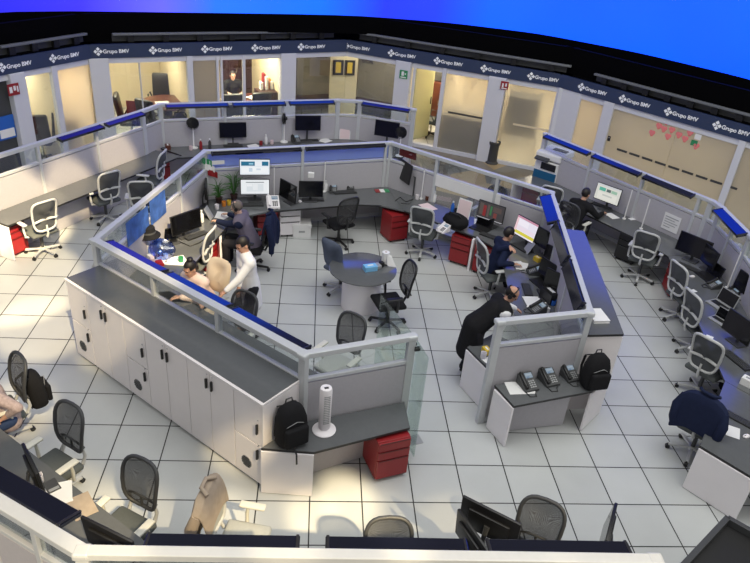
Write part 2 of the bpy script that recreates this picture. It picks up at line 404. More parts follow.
# office fronts
FR = dict(thin='frost_thin', clear='glass', frost='frost', green='frost_green', white='frost_white')
wn = [0]
def bay(i, s0, s1, kind, z1=2.12, z0=.1):
    wn[0] += 1
    c = wpt(i, (s0 + s1) / 2, 0, (z0 + z1) / 2); d, L = wdir(i)
    o = MB().box((0, 0, 0), (s1 - s0, .02, z1 - z0)).build('window_%d' % wn[0], FR[kind]); o.location = c; o.rotation_euler.z = math.atan2(d.y, d.x); struct(o)
    return o
pn = [0]
def pier(i, s0, s1, m='wallwhite', th=.22, z1=2.25, off=.0, z0=0):
    pn[0] += 1
    c = wpt(i, (s0 + s1) / 2, off, (z0 + z1) / 2); d, L = wdir(i)
    o = MB().box((0, 0, 0), (s1 - s0, th, z1 - z0), r=.01).build('pillar_%d' % pn[0], m); o.location = c; o.rotation_euler.z = math.atan2(d.y, d.x); struct(o)
    return o
w = lambda i, px, py0=56: on_wall(i, px, 2.15, py0)
# front 0 (far left)
pier(0, w(0, 7, 74), w(0, 22, 72)); struct(MB().bar(wpt(0, .3, .1, 1.12), wpt(0, w(0, 7, 74), .1, 1.12), .1, 2.24).build('wall_side', 'dgrey')); bay(0, w(0, 22, 72), w(0, 50, 66), 'clear'); pier(0, w(0, 50, 66), w(0, 55.5, 65), th=.12); bay(0, w(0, 55.5, 65), w(0, 90, 60), 'frost')
L0 = wdir(0)[1]; pier(0, w(0, 90, 60), L0 + .04); 
# front 1
pier(1, -.04, w(1, 108)); bay(1, w(1, 108), w(1, 138), 'clear'); pier(1, w(1, 138), w(1, 139.6), 'alu', .05); bay(1, w(1, 139.6), w(1, 186), 'clear')
pier(1, w(1, 186), w(1, 192), th=.14); bay(1, w(1, 192), w(1, 215.5), 'white'); pier(1, w(1, 215.5), w(1, 218), th=.1); pier(1, w(1, 220), w(1, 222), th=.1); bay(1, w(1, 222), w(1, 242), 'clear'); pier(1, w(1, 242), w(1, 245), th=.08); bay(1, w(1, 245), w(1, 280), 'clear')
pier(1, w(1, 280), w(1, 295)); L1 = wdir(1)[1]; bay(1, w(1, 295), L1, 'clear')
# front 2
bay(2, 0, w(2, 397, 60), 'clear'); pier(2, w(2, 397, 60), w(2, 412, 62)); pier(2, w(2, 414, 62), w(2, 416.5, 62), th=.1)
pier(2, w(2, 443, 68), w(2, 447, 68), th=.12); bay(2, w(2, 447, 68), w(2, 490, 74), 'thin'); pier(2, w(2, 490, 74), w(2, 507, 76), th=.3, off=-.03)
bay(2, w(2, 507, 77), w(2, 572, 84), 'thin'); L2 = wdir(2)[1]
# front 3
pier(2, w(2, 572, 84), L2 + .02); pier(3, -.02, w(3, 582, 90), th=.1); bay(3, w(3, 582, 90), w(3, 605, 95), 'frost'); pier(3, w(3, 605, 95), w(3, 615, 99), th=.14); L3 = wdir(3)[1]
bay(3, w(3, 615, 99), w(3, 678, 118), 'frost'); bay(3, w(3, 678, 118) + .01, w(3, 739, 140), 'frost'); pier(3, w(3, 739, 140), w(3, 746, 142), th=.12); bay(3, w(3, 746, 142), w(3, 746, 142) + 1.6, 'frost')
# the open glass door and its room
s0, s1 = w(2, 416.5, 62), w(2, 443, 68); p = wpt(2, s0, .02); dd = wdir(2)[0]; nn = Vector((-dd.y, dd.x, 0)); q = p + (dd * .35 + nn * .94) * .85
o = MB().bar(Vector((p.x, p.y, 1.1)), Vector((q.x, q.y, 1.1)), .03, 2.0).build('door_1', 'frost_green'); struct(o)
h = p.lerp(q, .85); MB().bar(Vector((h.x + .05, h.y - .04, 1.05)), Vector((h.x + .05, h.y - .04, 1.25)), .03, .03).build('door_handle', 'black', o)

# office rooms: back walls, side walls, ceilings
BK = 3.6
ow = [(W[0][0] - 2.6, W[0][1] + 2.6)]
for i in (1, 2, 3):
    d0 = wdir(i - 1)[0]; d1 = wdir(i)[0]; n0_ = Vector((-d0.y, d0.x, 0)); n1_ = Vector((-d1.y, d1.x, 0)); nb = (n0_ + n1_).normalized()
    v = Vector((W[i][0], W[i][1], 0)) + nb * BK / nb.dot(n1_); ow.append((v.x, v.y))
ow.append((W[4][0] + 2.8, W[4][1] + 2.2))
for i in range(4):
    p, q = Vector((*ow[i], 1.25)), Vector((*ow[i + 1], 1.25))
    struct(MB().bar(p, q, .1, 2.5).build('wall_office_%d' % (i + 1), 'officewall'))
    struct(MB().prism([W[i], W[i + 1], ow[i + 1], ow[i]], 2.40, 2.46).build('ceiling_%d' % (i + 1), 'wallwhite'))
def divider(i, s, depth=BK, m='officewall', off=.12):
    a, b = wpt(i, s, off, 1.2), wpt(i, s, depth - .06, 1.2)
    pn[0] += 1; struct(MB().bar(a, b, .08, 2.4).build('wall_divider_%d' % pn[0], m))
divider(0, L0 - .1, 3.3); divider(0, w(0, 53, 65)); divider(1, w(1, 190)); divider(1, w(1, 219)); divider(1, w(1, 288)); divider(2, w(2, 405, 60)); divider(2, w(2, 445, 68)); divider(2, w(2, 498, 75)); divider(3, w(3, 610, 97)); divider(3, .15, 3.4)
def inoff(i, px, d, z=0.0, py=56):
    """point inside office i: on the sight column px at the front, d metres behind the glass"""
    s = w(i, px, py); p = wpt(i, s, 0); v = (Vector((p.x, p.y, 0)) - Vector((CP.x, CP.y, 0))).normalized()
    n = Vector((-wdir(i)[0].y, wdir(i)[0].x, 0)); q = p + v * (d / v.dot(n)); q.z = z
    return q
M['corridor'] = mat('grey_stone_cladding', (.24, .22, .19), .5, 0, .25, 3)
# corridor beyond the clear front: grey wall, cream panel with two framed pictures
dC, LC = wdir(1)
o = MB().bar(inoff(1, 297, 2.3, 1.2), inoff(1, 332, 2.3, 1.2), .08, 2.4).build('wall_corridor_1', 'corridor'); struct(o)
a, b = inoff(1, 331, .9, 1.2), inoff(2, 358, 1.0, 1.2, 53)
o = MB().bar(a, b, .1, 2.4).build('wall_corridor_2', 'officewall'); struct(o)
v = (b - a).normalized(); n = Vector((v.y, -v.x, 0))
for k, t in ((0, .27), (1, .70)):
    c = a.lerp(b, t) + n * .07; c.z = 1.62
    r = thing('framed_picture', ('left', 'right')[k] + ' one of two black framed gold pictures on the cream panel', 'picture', c); r.rotation_euler.z = math.atan2(v.y, v.x)
    MB().box((0, 0, 0), (.30, .03, .42)).build('picture_frame', 'black', r); MB().box((0, -.018, 0), (.15, .01, .30)).build('picture_print', 'yellow', r)
o = MB().bar(inoff(2, 360, 2.2, 1.2, 53), inoff(2, 400, 2.2, 1.2, 60), .08, 2.4).build('wall_corridor_3', 'corridor'); struct(o)
for (i, px, dd_, py) in ((1, 316, 1.9, 53), (2, 378, 1.8, 55)):
    c = inoff(i, px, dd_, 0, py); r = thing('bench', ('dark low bench in the corridor left of the cream panel', 'dark low bench in the corridor right of the cream panel')[i - 1], 'bench', c); r.rotation_euler.z = math.atan2(wdir(i)[0].y, wdir(i)[0].x)
    MB().box((0, 0, .42), (1.7, .5, .12), r=.03).build('seat', 'darkwood', r)
    for sx in (-.75, .75): MB().box((sx, 0, .18), (.06, .45, .36)).build('leg', 'dgrey', r)
for (i, px, dd_, z, py, lab) in ((1, 322, 2.2, 1.75, 53, 'dark round emblem on the grey corridor wall left of the pictures'), (2, 368, 2.1, 1.7, 55, 'dark round emblem on the grey corridor wall right of the pictures')):
    c = inoff(i, px, dd_, z, py); e = MB()
    for k in range(6): e.tube([(.17 * math.cos(t) * (1 if k % 2 else .6) + .0, 0, .17 * math.sin(t + k) * (1 if k % 2 else .6)) for t in [2 * PI * j / 14 for j in range(14)]], .012, True, 5)
    o = e.build('wall_emblem', 'dgrey'); o.location = c; o.rotation_euler.z = math.atan2(wdir(i)[0].y, wdir(i)[0].x); tag(o, lab, 'emblem')
# small signs on the pillars
def plate(name, i, px, py, wd, ht_, m, lab, cat, mark):
    p = atw(px, py, W[i], W[i + 1], -.21 if px > 450 and i == 2 else -.125); r = thing(name, lab, cat, p); r.rotation_euler.z = math.atan2(wdir(i)[0].y, wdir(i)[0].x)
    MB().box((0, 0, 0), (wd, .012, ht_)).build('sign_plate', m, r)
    mk = MB()
    for x, z, a, b in mark: mk.box((x * wd, -.009, z * ht_), (a * wd, .006, b * ht_))
    mk.build('sign_mark', 'paper', r); return r
plate('emergency_sign', 2, 403.5, 74.5, .22, .22, 'greensign', 'square green emergency sign on the pillar beside the open door', 'sign', [(-.1, .1, .3, .5), (.25, .1, .16, .16), (0, -.33, .7, .12)])
plate('fire_sign', 2, 504.5, 85.5, .20, .20, 'red', 'square red fire sign on the pillar between the frosted windows', 'sign', [(-.2, 0, .2, .5), (.2, .1, .2, .4), (0, -.36, .7, .1)])
plate('fire_sign', 0, 13.5, 89.5, .26, .24, 'red', 'red fire sign on the white pillar at the far left', 'sign', [(-.25, 0, .25, .5), (.1, .1, .2, .4), (.35, 0, .12, .5)])
plate('card_reader', 3, 609, 138.5, .07, .12, 'black', 'small black card reader on the post beside the frosted door', 'card reader', [(0, .2, .3, .1)])
# manifestation stripes and stickers on frosted glass
def stripe(i, px0, py0, px1, py1, m, lab, dash=1):
    p, q = atw(px0, py0, W[i], W[i + 1], -.02), atw(px1, py1, W[i], W[i + 1], -.02); q.z = p.z; b = MB()
    for k in range(dash): b.bar(p.lerp(q, k / dash), p.lerp(q, (k + .8 if dash > 1 else 1) / dash), .008, .05)
    o = b.build('glass_stripe', m); tag(o, lab, 'stripe')
stripe(2, 448, 112, 489, 118, 'dgrey', 'thin dark stripe across the frosted window over the grey cupboard')
stripe(3, 617, 149, 738, 196, 'dgrey', 'broken dark stripe across the large frosted window', 9)
stripe(2, 513, 124, 572, 135, 'officewall', 'pale stripe across the frosted window behind the easel')
for k, (px, py, c) in enumerate([(667, 122, 0), (664, 129, 0), (672, 130, 0), (652, 133, 0), (668, 136.5, 0), (679, 135, 0), (685, 139, 0), (659, 126, 0), (698, 137, 1), (690, 133, 0), (694, 143, 2), (696, 146, 0)]):
    p = atw(px, py, W[3], W[4], -.02); b = MB(); s = .10
    if c: b.box((0, 0, 0), (.14, .008, .12))
    else:
        b.ball((-.03, 0, .02), (.045, .005, .045)); b.ball((.03, 0, .02), (.045, .005, .045)); b.prism([(-.065, -.004), (.065, -.004), (.065, .004), (-.065, .004)], 0, .01); b.bar((-.04, 0, 0), (0, 0, -.07), .006, .04); b.bar((.04, 0, 0), (0, 0, -.07), .006, .04)
    o = b.build('window_sticker', ('pink', 'paper', 'greensign')[c]); o.location = p; o.rotation_euler.z = math.atan2(wdir(3)[0].y, wdir(3)[0].x)
    tag(o, ('red heart sticker in the cluster on the large frosted window', 'white card stuck among the red hearts on the frosted window', 'small green sticker at the edge of the red hearts on frosted glass')[c], 'sticker', 'heart stickers on the frosted window' if c == 0 else None)
# office furniture
def office_chair_big(c, heading, lab, m='black'):
    r = thing('executive_chair', lab, 'chair', c, heading)
    MB().box((0, 0, .47), (.54, .52, .12), r=.05).build('seat', m, r, 40)
    MB().box((0, .27, .85), (.54, .12, .66), r=.05, rot=Euler((-.15, 0, 0))).build('backrest', m, r, 40)
    for s in (-1, 1): MB().tube([(s * .28, .2, .5), (s * .31, .1, .68), (s * .31, -.15, .68), (s * .28, -.2, .5)], .022).build('armrest', m, r)
    MB().cyl((0, 0, .1), (0, 0, .42), .03).build('column', 'chrome', r)
    b = MB()
    for k in range(5): b.bar((0, 0, .1), (.3 * math.cos(k * 1.257), .3 * math.sin(k * 1.257), .06), .04, .03); b.ball((.3 * math.cos(k * 1.257), .3 * math.sin(k * 1.257), .032), .03)
    b.build('star_base', 'black', r)
    return r
def cupboard(c, rz, wd, dp, h, m, lab, nd=2, name='cupboard'):
    r = thing(name, lab, 'cupboard', c); r.rotation_euler.z = rz
    MB().box((0, 0, h / 2), (wd, dp, h), r=.008).build('body', m, r)
    for k in range(nd):
        x = -wd / 2 + wd * (k + .5) / nd
        dr = MB().box((x, -dp / 2 - .01, h / 2), (wd / nd - .015, .02, h - .04)).build('door', m, r)
        MB().box((x + wd / nd * .36, -dp / 2 - .03, h * .55), (.015, .02, .14)).build('handle', 'chrome', dr)
    return r
a0, a1, a2, a3 = [math.atan2(wdir(i)[0].y, wdir(i)[0].x) for i in range(4)]
office_chair_big(inoff(0, 30, .5, 0, 72), 100, 'black chair behind the glass of the far left office, nearer the pillar'); office_chair_big(inoff(0, 43, .55, 0, 68), 160, 'black chair behind the glass of the far left office, nearer the mullion')
c = inoff(0, 36, 1.5, 0, 70); r = thing('white_table', 'white topped side table behind the two black chairs in the far left office', 'table', c); r.rotation_euler.z = a0
MB().box((0, 0, .74), (1.7, .8, .04), r=.01).build('tabletop', 'white', r)
for sx in (-.75, .75): MB().box((sx, 0, .36), (.05, .6, .72)).build('leg', 'dgrey', r)
c = inoff(0, 31, 3.2, 1.75, 70); r = thing('wall_picture', 'small red and black picture on the far left office wall', 'picture', c); r.rotation_euler.z = a0; MB().box((0, 0, 0), (.4, .03, .45)).build('picture_frame', 'dgrey', r); MB().box((0, -.02, 0), (.28, .01, .3)).build('picture_print', 'red', r)
c = inoff(0, 40, 1.4, .76, 70); b = MB()
for k in range(7): b.tube([(0, 0, .02), (.1 * math.cos(k), .1 * math.sin(k), .2), (.25 * math.cos(k), .25 * math.sin(k), .12 + .04 * k)], [.01, .012, .004])
o = b.build('dried_plant', 'dgrey'); o.location = c; tag(o, 'dark spiky plant on the white table in the far left office', 'plant')
c = inoff(1, 164, 1.25); r = thing('conference_table', 'round reddish-brown conference table behind the glass', 'table', c)
MB().lathe([(.68, .72), (.7, .74), (.7, .76), (.68, .77)], 32).build('tabletop', 'wood', r, 30); MB().lathe([(.35, 0), (.33, .04), (.12, .1), (.12, .72)], 20).build('pedestal', 'darkwood', r, 40)
p_ = MB().box((c.x - .1, c.y - .15, .775), (.35, .25, .008), .3).build('paper_sheet', 'paper'); tag(p_, 'white papers lying on the round conference table', 'paper')
office_chair_big(inoff(1, 125, .7), 10, 'black chair with a red scarf at the left of the conference table'); office_chair_big(inoff(1, 158, 2.35), -90, 'black chair on the far side of the round conference table'); office_chair_big(inoff(1, 149, .35), 60, 'low black chair in front of the round conference table'); office_chair_big(inoff(1, 180, .8), 180, 'black chair at the right of the round conference table')
c = inoff(1, 126, .62, .95); o = MB().sheet([[(-.13 + .13 * j, .02 * ((j + k) % 2), .16 - .16 * k) for j in range(3)] for k in range(4)], .02).build('red_scarf', 'red', smooth=60); o.location = c + Vector((.03, -.02, -.08)); tag(o, 'red scarf hanging on the black chair by the conference table', 'scarf')
cupboard(inoff(1, 184, 2.6), a1, .9, .5, 1.6, 'darkwood', 'tall dark brown cupboard behind the round conference table')
for k in range(3):
    c = inoff(1, 179 + k * 4.4, 2.55, 1.6); o = MB().box((0, 0, .06), (.1, .14, .12), r=.02).build('ornament', ('paper', 'chrome', 'blue')[k]); o.location = c; tag(o, ('white', 'silver', 'blue')[k] + ' ornament standing on the tall dark brown cupboard', 'ornament')
# manager's office
c = inoff(1, 252, 1.3); r = thing('office_desk', 'curved reddish-brown desk in the lit office of the suited man', 'desk', c); r.rotation_euler.z = a1
MB().box((0, 0, .74), (2.3, .75, .05), r=.02).build('desktop', 'wood', r); MB().box((0, .1, .36), (2.0, .04, .72)).build('modesty_panel', 'darkwood', r)
for sx in (-1.05, 1.05): MB().box((sx, 0, .36), (.05, .65, .72)).build('leg', 'darkwood', r)
office_chair_big(inoff(1, 228, .55), a1 * 57.3 + 90, 'black visitor chair at the left before the lit brown desk'); office_chair_big(inoff(1, 258, .55), a1 * 57.3 + 90, 'black visitor chair at the right before the lit brown desk')
cupboard(inoff(1, 244, 3.1), a1, 1.5, .45, 2.0, 'darkwood', 'tall dark bookcase behind the suited man', 3, 'bookcase'); cupboard(inoff(1, 270, .9), a1, .75, .5, 1.05, 'darkwood', 'low dark cupboard at the right of the lit office')
for k in range(7):
    c = inoff(1, 261 + k * 2.6, 1.0 + .1 * (k % 2), 1.05); h_ = .2 + .07 * ((k * 3) % 4); o = MB().box((0, 0, h_ / 2), (.07, .16, h_)).build('file_box', ('paper', 'red', 'paper', 'orange', 'paper', 'paper', 'red')[k]); o.location = c; o.rotation_euler.z = a1
    tag(o, 'paper file standing on the low dark cupboard in the lit office', 'file', 'files on the low office cupboard')
for k in range(4):
    c = inoff(1, 224 + k * 14, 1.15 + .1 * (k % 2), .77); o = MB().box((0, 0, .012), (.26, .3, .02), .4 * k).build('paper_stack', 'paper'); o.location = c; tag(o, 'white paper stack on the brown desk of the suited man', 'paper', 'paper stacks on the brown desk')
# room through the open door, blurred furniture behind frosted glass
cupboard(inoff(2, 432, 2.4, 0, 66), a2, .9, .5, 1.3, 'wood', 'brown cupboard seen through the open office door')
o = MB().box((0, 0, .15), (.5, .4, .3), r=.03).build('printer_box', 'dgrey'); o.location = inoff(2, 434, 2.4, 1.3, 66); tag(o, 'grey machine on the brown cupboard behind the open door', 'machine')
cupboard(inoff(2, 474, .42, 0, 72), a2, 1.15, .5, 1.15, 'dgrey', 'dark grey cupboard standing close behind the frosted window'); 
r = thing('easel_board', 'grey board on an easel behind the frosted window', 'board', inoff(2, 528, .28, 0, 80)); r.rotation_euler.z = a2
MB().prism([(-.42, -.02), (.42, -.02), (.42, .02), (-.42, .02)], .75, 1.9).build('board', 'seat_grey', r)
for s in (-1, 1): MB().bar((s * .5, .02, 0), (s * .38, .02, 1.95), .04, .04).build('leg', 'alu', r)
# left edge of the hall: grey shelf rack with a blue poster
r = thing('wall_poster', 'blue and white poster on the dark wall at the far left edge', 'poster', wpt(0, w(0, 2, 73) - .1, .02, 1.15)); r.rotation_euler.z = a0; MB().box((0, 0, 0), (.4, .02, .5)).build('poster_sheet', 'blue', r); MB().box((0, -.014, -.12), (.34, .01, .18)).build('poster_caption', 'paper', r)
# litter bin by the pillar
c = at(491.5, 163, 0); r = thing('ash_bin', 'dark grey tapered bin at the foot of the white pillar', 'bin', c)
MB().lathe([(.17, 0), (.17, .03), (.13, .06), (.12, .5), (.15, .54), (.15, .60), (.12, .60), (.11, .56)], 20).build('body', 'dgrey', r, 40); MB().lathe([(.1, .585), (.1, .60)], 16).build('sand_tray', 'chrome', r)
# ================================================================== cubicle screens, desks, storage
T = 1.65
def XY(v): return (v[0], v[1])
def screen(p, q, label, bays, fabric='fabric', glass='glass', full=(), shelf=None, rail_w=.09, top=T, mid=1.28, ends=(1, 1), group=None, shelf_side=1, noglass=False, face=None):
    """p,q: plan ends; bays: list of fractions; local +x runs p->q, local -y is the right hand side"""
    p = Vector((p[0], p[1], 0)); q = Vector((q[0], q[1], 0)); L = (q - p).length
    r = thing('cubicle_screen', label, 'screen', p, None, group); r.rotation_euler.z = math.atan2(q.y - p.y, q.x - p.x)
    MB().box((L / 2, 0, top), (L + .05, rail_w, .07), r=.008).build('top_rail', 'alu', r)
    m = MB(); m.box((L / 2, 0, mid + .02), (L, .06, .05), r=.006); m.build('middle_rail', 'alu', r)
    MB().box((L / 2, 0, .06), (L, .06, .08)).build('bottom_rail', 'alu', r)
    xs = [0] + [L * b for b in bays] + [L]
    for k, x in enumerate(xs):
        if (k == 0 and not ends[0]) or (k == len(xs) - 1 and not ends[1]): continue
        wd = .10 if k in (0, len(xs) - 1) else .06
        MB().box((x, 0, (top - .03) / 2), (wd, .075, top - .03), r=.006).build('post', 'alu', r)
    for k, x in enumerate((0, L)):
        if ends[k]: MB().box((x, 0, top + .002), (.13, rail_w + .025, .072), r=.02).build('post_cap', 'alu', r)
    for k, (a, b) in enumerate(zip(xs, xs[1:])):
        if k in full: MB().box(((a + b) / 2, 0, .70), (b - a - .06, .012, 1.12)).build('glass_pane', glass if glass != 'glass_blue' else 'glass', r)
        else: MB().box(((a + b) / 2, 0, .68), (b - a - .06, .045, 1.15), r=.004).build('fabric_panel', fabric, r)
        if not noglass: MB().box(((a + b) / 2, 0, (top + mid) / 2 + .02), (b - a - .06, .010, top - mid - .10)).build('glass_pane', glass, r)
    if shelf:
        for a, b, y, wd, tilt in shelf:
            o = MB().box((0, 0, 0), (b - a, wd, .045), r=.008).build('light_shelf', 'shelf', r); o.location = ((a + b) / 2, y, top - .01); o.rotation_euler.x = tilt
            plab(o, 'glossy dark blue light shelf along the rail')
            for x in (a + .02, b - .02): MB().box((x - (a + b) / 2, 0, 0), (.025, wd + .015, .055), r=.004).build('end_cap', 'black', o)
    return r
def along(p, q, t): return Vector((p[0] + (q[0] - p[0]) * t, p[1] + (q[1] - p[1]) * t, 0))
def frac(p, q, px, py):                                    # fraction along a screen at which a post stands
    a = at(px, py, T); d = Vector((q[0] - p[0], q[1] - p[1])); return ((a.x - p[0]) * d.x + (a.y - p[1]) * d.y) / d.length_squared
A, B, C, D, E, G, H, I = [XY(at(x, y, T)) for x, y in ((412, 337), (304, 355), (95, 241), (205, 152), (391, 143), (551, 193), (590, 313), (500, 322))]
LBC = (Vector(C) - Vector(B)).length
scr_bc = screen(C, B, 'low glazed screen with blue light shelves standing behind the long white cabinet row', [frac(C, B, 152, 273), frac(C, B, 218, 308)], shelf=[(.12, LBC * .345, .115, .15, -.17), (LBC * .36, LBC * .66, .115, .15, -.17), (LBC * .675, LBC - .05, .115, .15, -.17)], rail_w=.11, full=())
screen(B, A, 'short grey screen with glass band behind the white tower fan', [], ends=(0, 1))
screen(C, D, 'screen with white rails at the left side of the central ring, posters on it', [.36, .70], ends=(0, 1), fabric='fabric')
LDE = (Vector(D) - Vector(E)).length
screen(D, E, 'rear screen of the central ring with a glass band tinted as if reflecting blue', [.50, .97], glass='frost_blue_reflection', ends=(0, 1), shelf=[(.1, LDE * .49, -.07, .10, .25), (LDE * .51, LDE - .15, -.07, .10, .25)])
screen(E, G, 'rear right screen of the central ring with one fully glazed bay', [frac(E, G, 433, 160), frac(E, G, 498, 177)], ends=(0, 1), full=(1,))
LGH = (Vector(G) - Vector(H)).length
screen(G, H, 'right hand screen of the central ring beside the blue-lit counter', [.33, .66], ends=(0, 1), shelf=[(.15, LGH * .32, -.12, .2, .35), (LGH * .34, LGH * .65, -.11, .2, 1.15), (LGH * .67, LGH - .1, -.11, .2, 1.15)])
screen(H, I, 'short grey screen with glass band behind the three desk phones', [], ends=(0, 1))
# clear glass fins at the open end of the ring
def fin(p, q, z0, z1, lab):
    p = Vector((p[0], p[1], 0)); q = Vector((q[0], q[1], 0)); r = thing('glass_divider', lab, 'divider', p); r.rotation_euler.z = math.atan2(q.y - p.y, q.x - p.x); L = (q - p).length
    MB().box((L / 2, 0, (z0 + z1) / 2), (L, .012, z1 - z0)).build('glass_sheet', 'glass_green', r)
    for z in (z0 + .2, z1 - .1): MB().cyl((.03, -.03, z), (.03, .03, z), .03).build('clamp', 'black', r)
fin((A[0] + .05, A[1] + .02), (A[0] - .30, A[1] + 1.0), .05, 1.62, 'clear glass divider running back from the screen by the tower fan')
fin((A[0] + .07, A[1]), (A[0] + .16, A[1] - .34), .05, 1.6, 'narrow clear glass sheet clamped to the post above the red drawers')

# outer ring
OL0, OL1 = XY(at(0, 155.5, T)), XY(at(142, 111.5, T)); OB0, OB1, OB2, OB3 = [XY(at(x, y, T)) for x, y in ((160, 105), (338, 100.5), (360, 101.5), (414, 110))]
OL0 = XY(along(OL1, OL0, 1.25))
LOL = (Vector(OL0) - Vector(OL1)).length
fo_ = lambda p, q, *pts: [frac(p, q, x, y) for x, y in pts]
screen(OL0, OL1, 'long sunlit screen with glass band behind the empty left desk', fo_(OL0, OL1, (32, 143), (94, 126)), shelf=[(LOL * .47, LOL * .72, -.10, .15, .2), (LOL * .74, LOL * .985, -.10, .15, .2)], glass='glass')
screen(OL1, OB0, 'narrow angled screen joining the left and rear screens of the outer ring', [], ends=(0, 0))
LOB = (Vector(OB0) - Vector(OB1)).length
screen(OB0, OB1, 'long rear screen below the lit meeting rooms', fo_(OB0, OB1, (225, 104), (283, 102)), shelf=[(.1, LOB * .36, -.10, .16, .2), (LOB * .38, LOB * .68, -.10, .16, .2), (LOB * .70, LOB * .97, -.10, .16, .2)])
screen(OB1, OB2, 'narrow rear screen below the two framed pictures', [], ends=(0, 1))
LO3 = (Vector(OB2) - Vector(OB3)).length
screen(OB2, OB3, 'angled rear screen ending at the open office door', [], ends=(0, 1), shelf=[(.08, LO3 - .08, -.10, .16, .2)])
R0, R1, R2, R3 = [XY(at(x, y, T)) for x, y in ((546, 134.5), (712, 201.5), (722, 208), (751, 237))]
R3 = XY(along(R2, R3, 1.0)); R4 = (R3[0] - .75, R3[1] - 4.0)
LR = (Vector(R0) - Vector(R1)).length
f1, f2, f3 = fo_(R0, R1, (592, 154), (646, 174), (700, 197))
screen(R0, R1, 'right rear screen with bright blue light shelves below the frosted windows', [f1, f2, f3], shelf=[(.05, LR * f1 - .03, -.10, .14, .28), (LR * f1 + .06, LR * f2 - .03, -.10, .14, .28), (LR * f2 + .05, LR * f3 - .08, -.10, .14, .28)])
screen(R1, R2, 'narrow angled screen at the right bend of the outer ring', [], ends=(0, 1))
screen(R2, R3, 'right side screen with a bright blue light shelf at the picture edge', [.5], ends=(0, 1), shelf=[(.08, (Vector(R2) - Vector(R3)).length - .05, -.12, .18, .3)])
screen(R3, R4, 'right side screen behind the row of grey chairs, mostly out of frame', [.33, .66], ends=(0, 1))
# near edge
N0 = XY(at(82, 552.5, T)); N1 = XY(at(655, 561, T)); NW = XY(along(N0, XY(at(0, 503, T)), 1.9))
LN = (Vector(N0) - Vector(N1)).length; LW = (Vector(NW) - Vector(N0)).length
def fr_n(x): return frac(N0, N1, x, 557) * LN
screen(N0, N1, 'near screen with cream lit rail along the bottom edge', [.33, .66], shelf=[(fr_n(140), fr_n(299), .10, .18, -.10), (fr_n(325), fr_n(470), .10, .18, -.10), (fr_n(489), fr_n(634), .10, .18, -.10)], rail_w=.10)
screen(NW, N0, 'near left screen with cream lit rail and wide dark light shelf', [.35, .70], shelf=[(LW * .2, LW * .82, .17, .22, -.25)], rail_w=.12, ends=(1, 0))

# ---- desks
DZ = .70
def desk(poly, name, label, panels=(), z=DZ, m='desk'):
    cx = sum(p[0] for p in poly) / len(poly); cy = sum(p[1] for p in poly) / len(poly)
    r = thing(name, label, 'desk', (cx, cy, 0)); loc = [(p[0] - cx, p[1] - cy) for p in poly]
    MB().prism(loc, z - .035, z - .003).build('edge_band', 'edge', r)
    k = .998; MB().prism([(x * k, y * k) for x, y in loc], z - .03, z).build('desktop', m, r)
    for a, b, pm in panels:
        a3, b3 = Vector((a[0] - cx, a[1] - cy, (z - .05) / 2 + .01)), Vector((b[0] - cx, b[1] - cy, (z - .05) / 2 + .01))
        MB().bar(a3, b3, .03, z - .05, .003).build('end_panel' if pm != 'fabric' else 'modesty_panel', pm, r)
    return r
def off(p, q, d):                                          # shift a plan segment to its left by d
    t = Vector((q[0] - p[0], q[1] - p[1])).normalized(); n = Vector((-t.y, t.x)) * d
    return (p[0] + n.x, p[1] + n.y), (q[0] + n.x, q[1] + n.y)
def meet(a, b):                                            # crossing of two plan lines
    (x1, y1), (x2, y2) = a; (x3, y3), (x4, y4) = b
    dd = (x1 - x2) * (y3 - y4) - (y1 - y2) * (x3 - x4); p = x1 * y2 - y1 * x2; q = x3 * y4 - y3 * x4
    return ((p * (x3 - x4) - (x1 - x2) * q) / dd, (p * (y3 - y4) - (y1 - y2) * q) / dd)
# inner ring desks, 0.76 deep, one continuous worktop per side
k = .05
bc_i, cd_i, de_i, eg_i, gh_i = off(C, B, k), off(D, C, k), off(E, D, k), off(G, E, k), off(H, G, k)
dd_ = .80
bc_f, cd_f, de_f, eg_f, gh_f = off(C, B, dd_), off(D, C, dd_), off(E, D, dd_), off(G, E, dd_), off(H, G, dd_)
v_c, v_d, v_e, v_g = meet(bc_i, cd_i), meet(cd_i, de_i), meet(de_i, eg_i), meet(eg_i, gh_i)
w_c, w_d, w_e, w_g = meet(bc_f, cd_f), meet(cd_f, de_f), meet(de_f, eg_f), meet(eg_f, gh_f)
def chamf(w0, a, b, n):                                    # a rounded inner corner between worktops
    a = Vector(a).normalized() * n; b = Vector(b).normalized() * n
    return [(w0[0] + a.x, w0[1] + a.y), (w0[0] + (a.x + b.x) * .28, w0[1] + (a.y + b.y) * .28), (w0[0] + b.x, w0[1] + b.y)]
def dirv(p, q): return (q[0] - p[0], q[1] - p[1])
m_cd = along(C, D, .5)
desk([v_c, bc_i[1], bc_f[1], w_c], 'worktop', 'dark worktop inside the ring along the low blue-shelved screen', [(bc_i[1], bc_f[1], 'white')])
desk([v_d, v_c] + chamf(w_c, dirv(w_c, w_d), dirv(w_c, bc_f[1]), .5)[::-1] + chamf(w_d, dirv(w_d, w_e), dirv(w_d, w_c), .55)[::-1], 'worktop', 'sunlit worktop at the left of the ring under the black monitor', [])
desk([v_e, v_d, chamf(w_d, dirv(w_d, w_e), dirv(w_d, w_c), .55)[0]] + chamf(w_e, dirv(w_e, w_d), dirv(w_e, w_g), .55), 'worktop', 'grey worktop across the rear of the ring below the glass band tinted as if reflecting blue', [])
desk([v_g, v_e, chamf(w_e, dirv(w_e, w_g), dirv(w_e, w_d), .55)[0]] + chamf(w_g, dirv(w_g, w_e), dirv(w_g, gh_f[0]), .5), 'worktop', 'worktop at the rear right of the ring above three red drawer units', [])
J, K = XY(at(467, 347, DZ)), XY(at(491, 371, DZ))
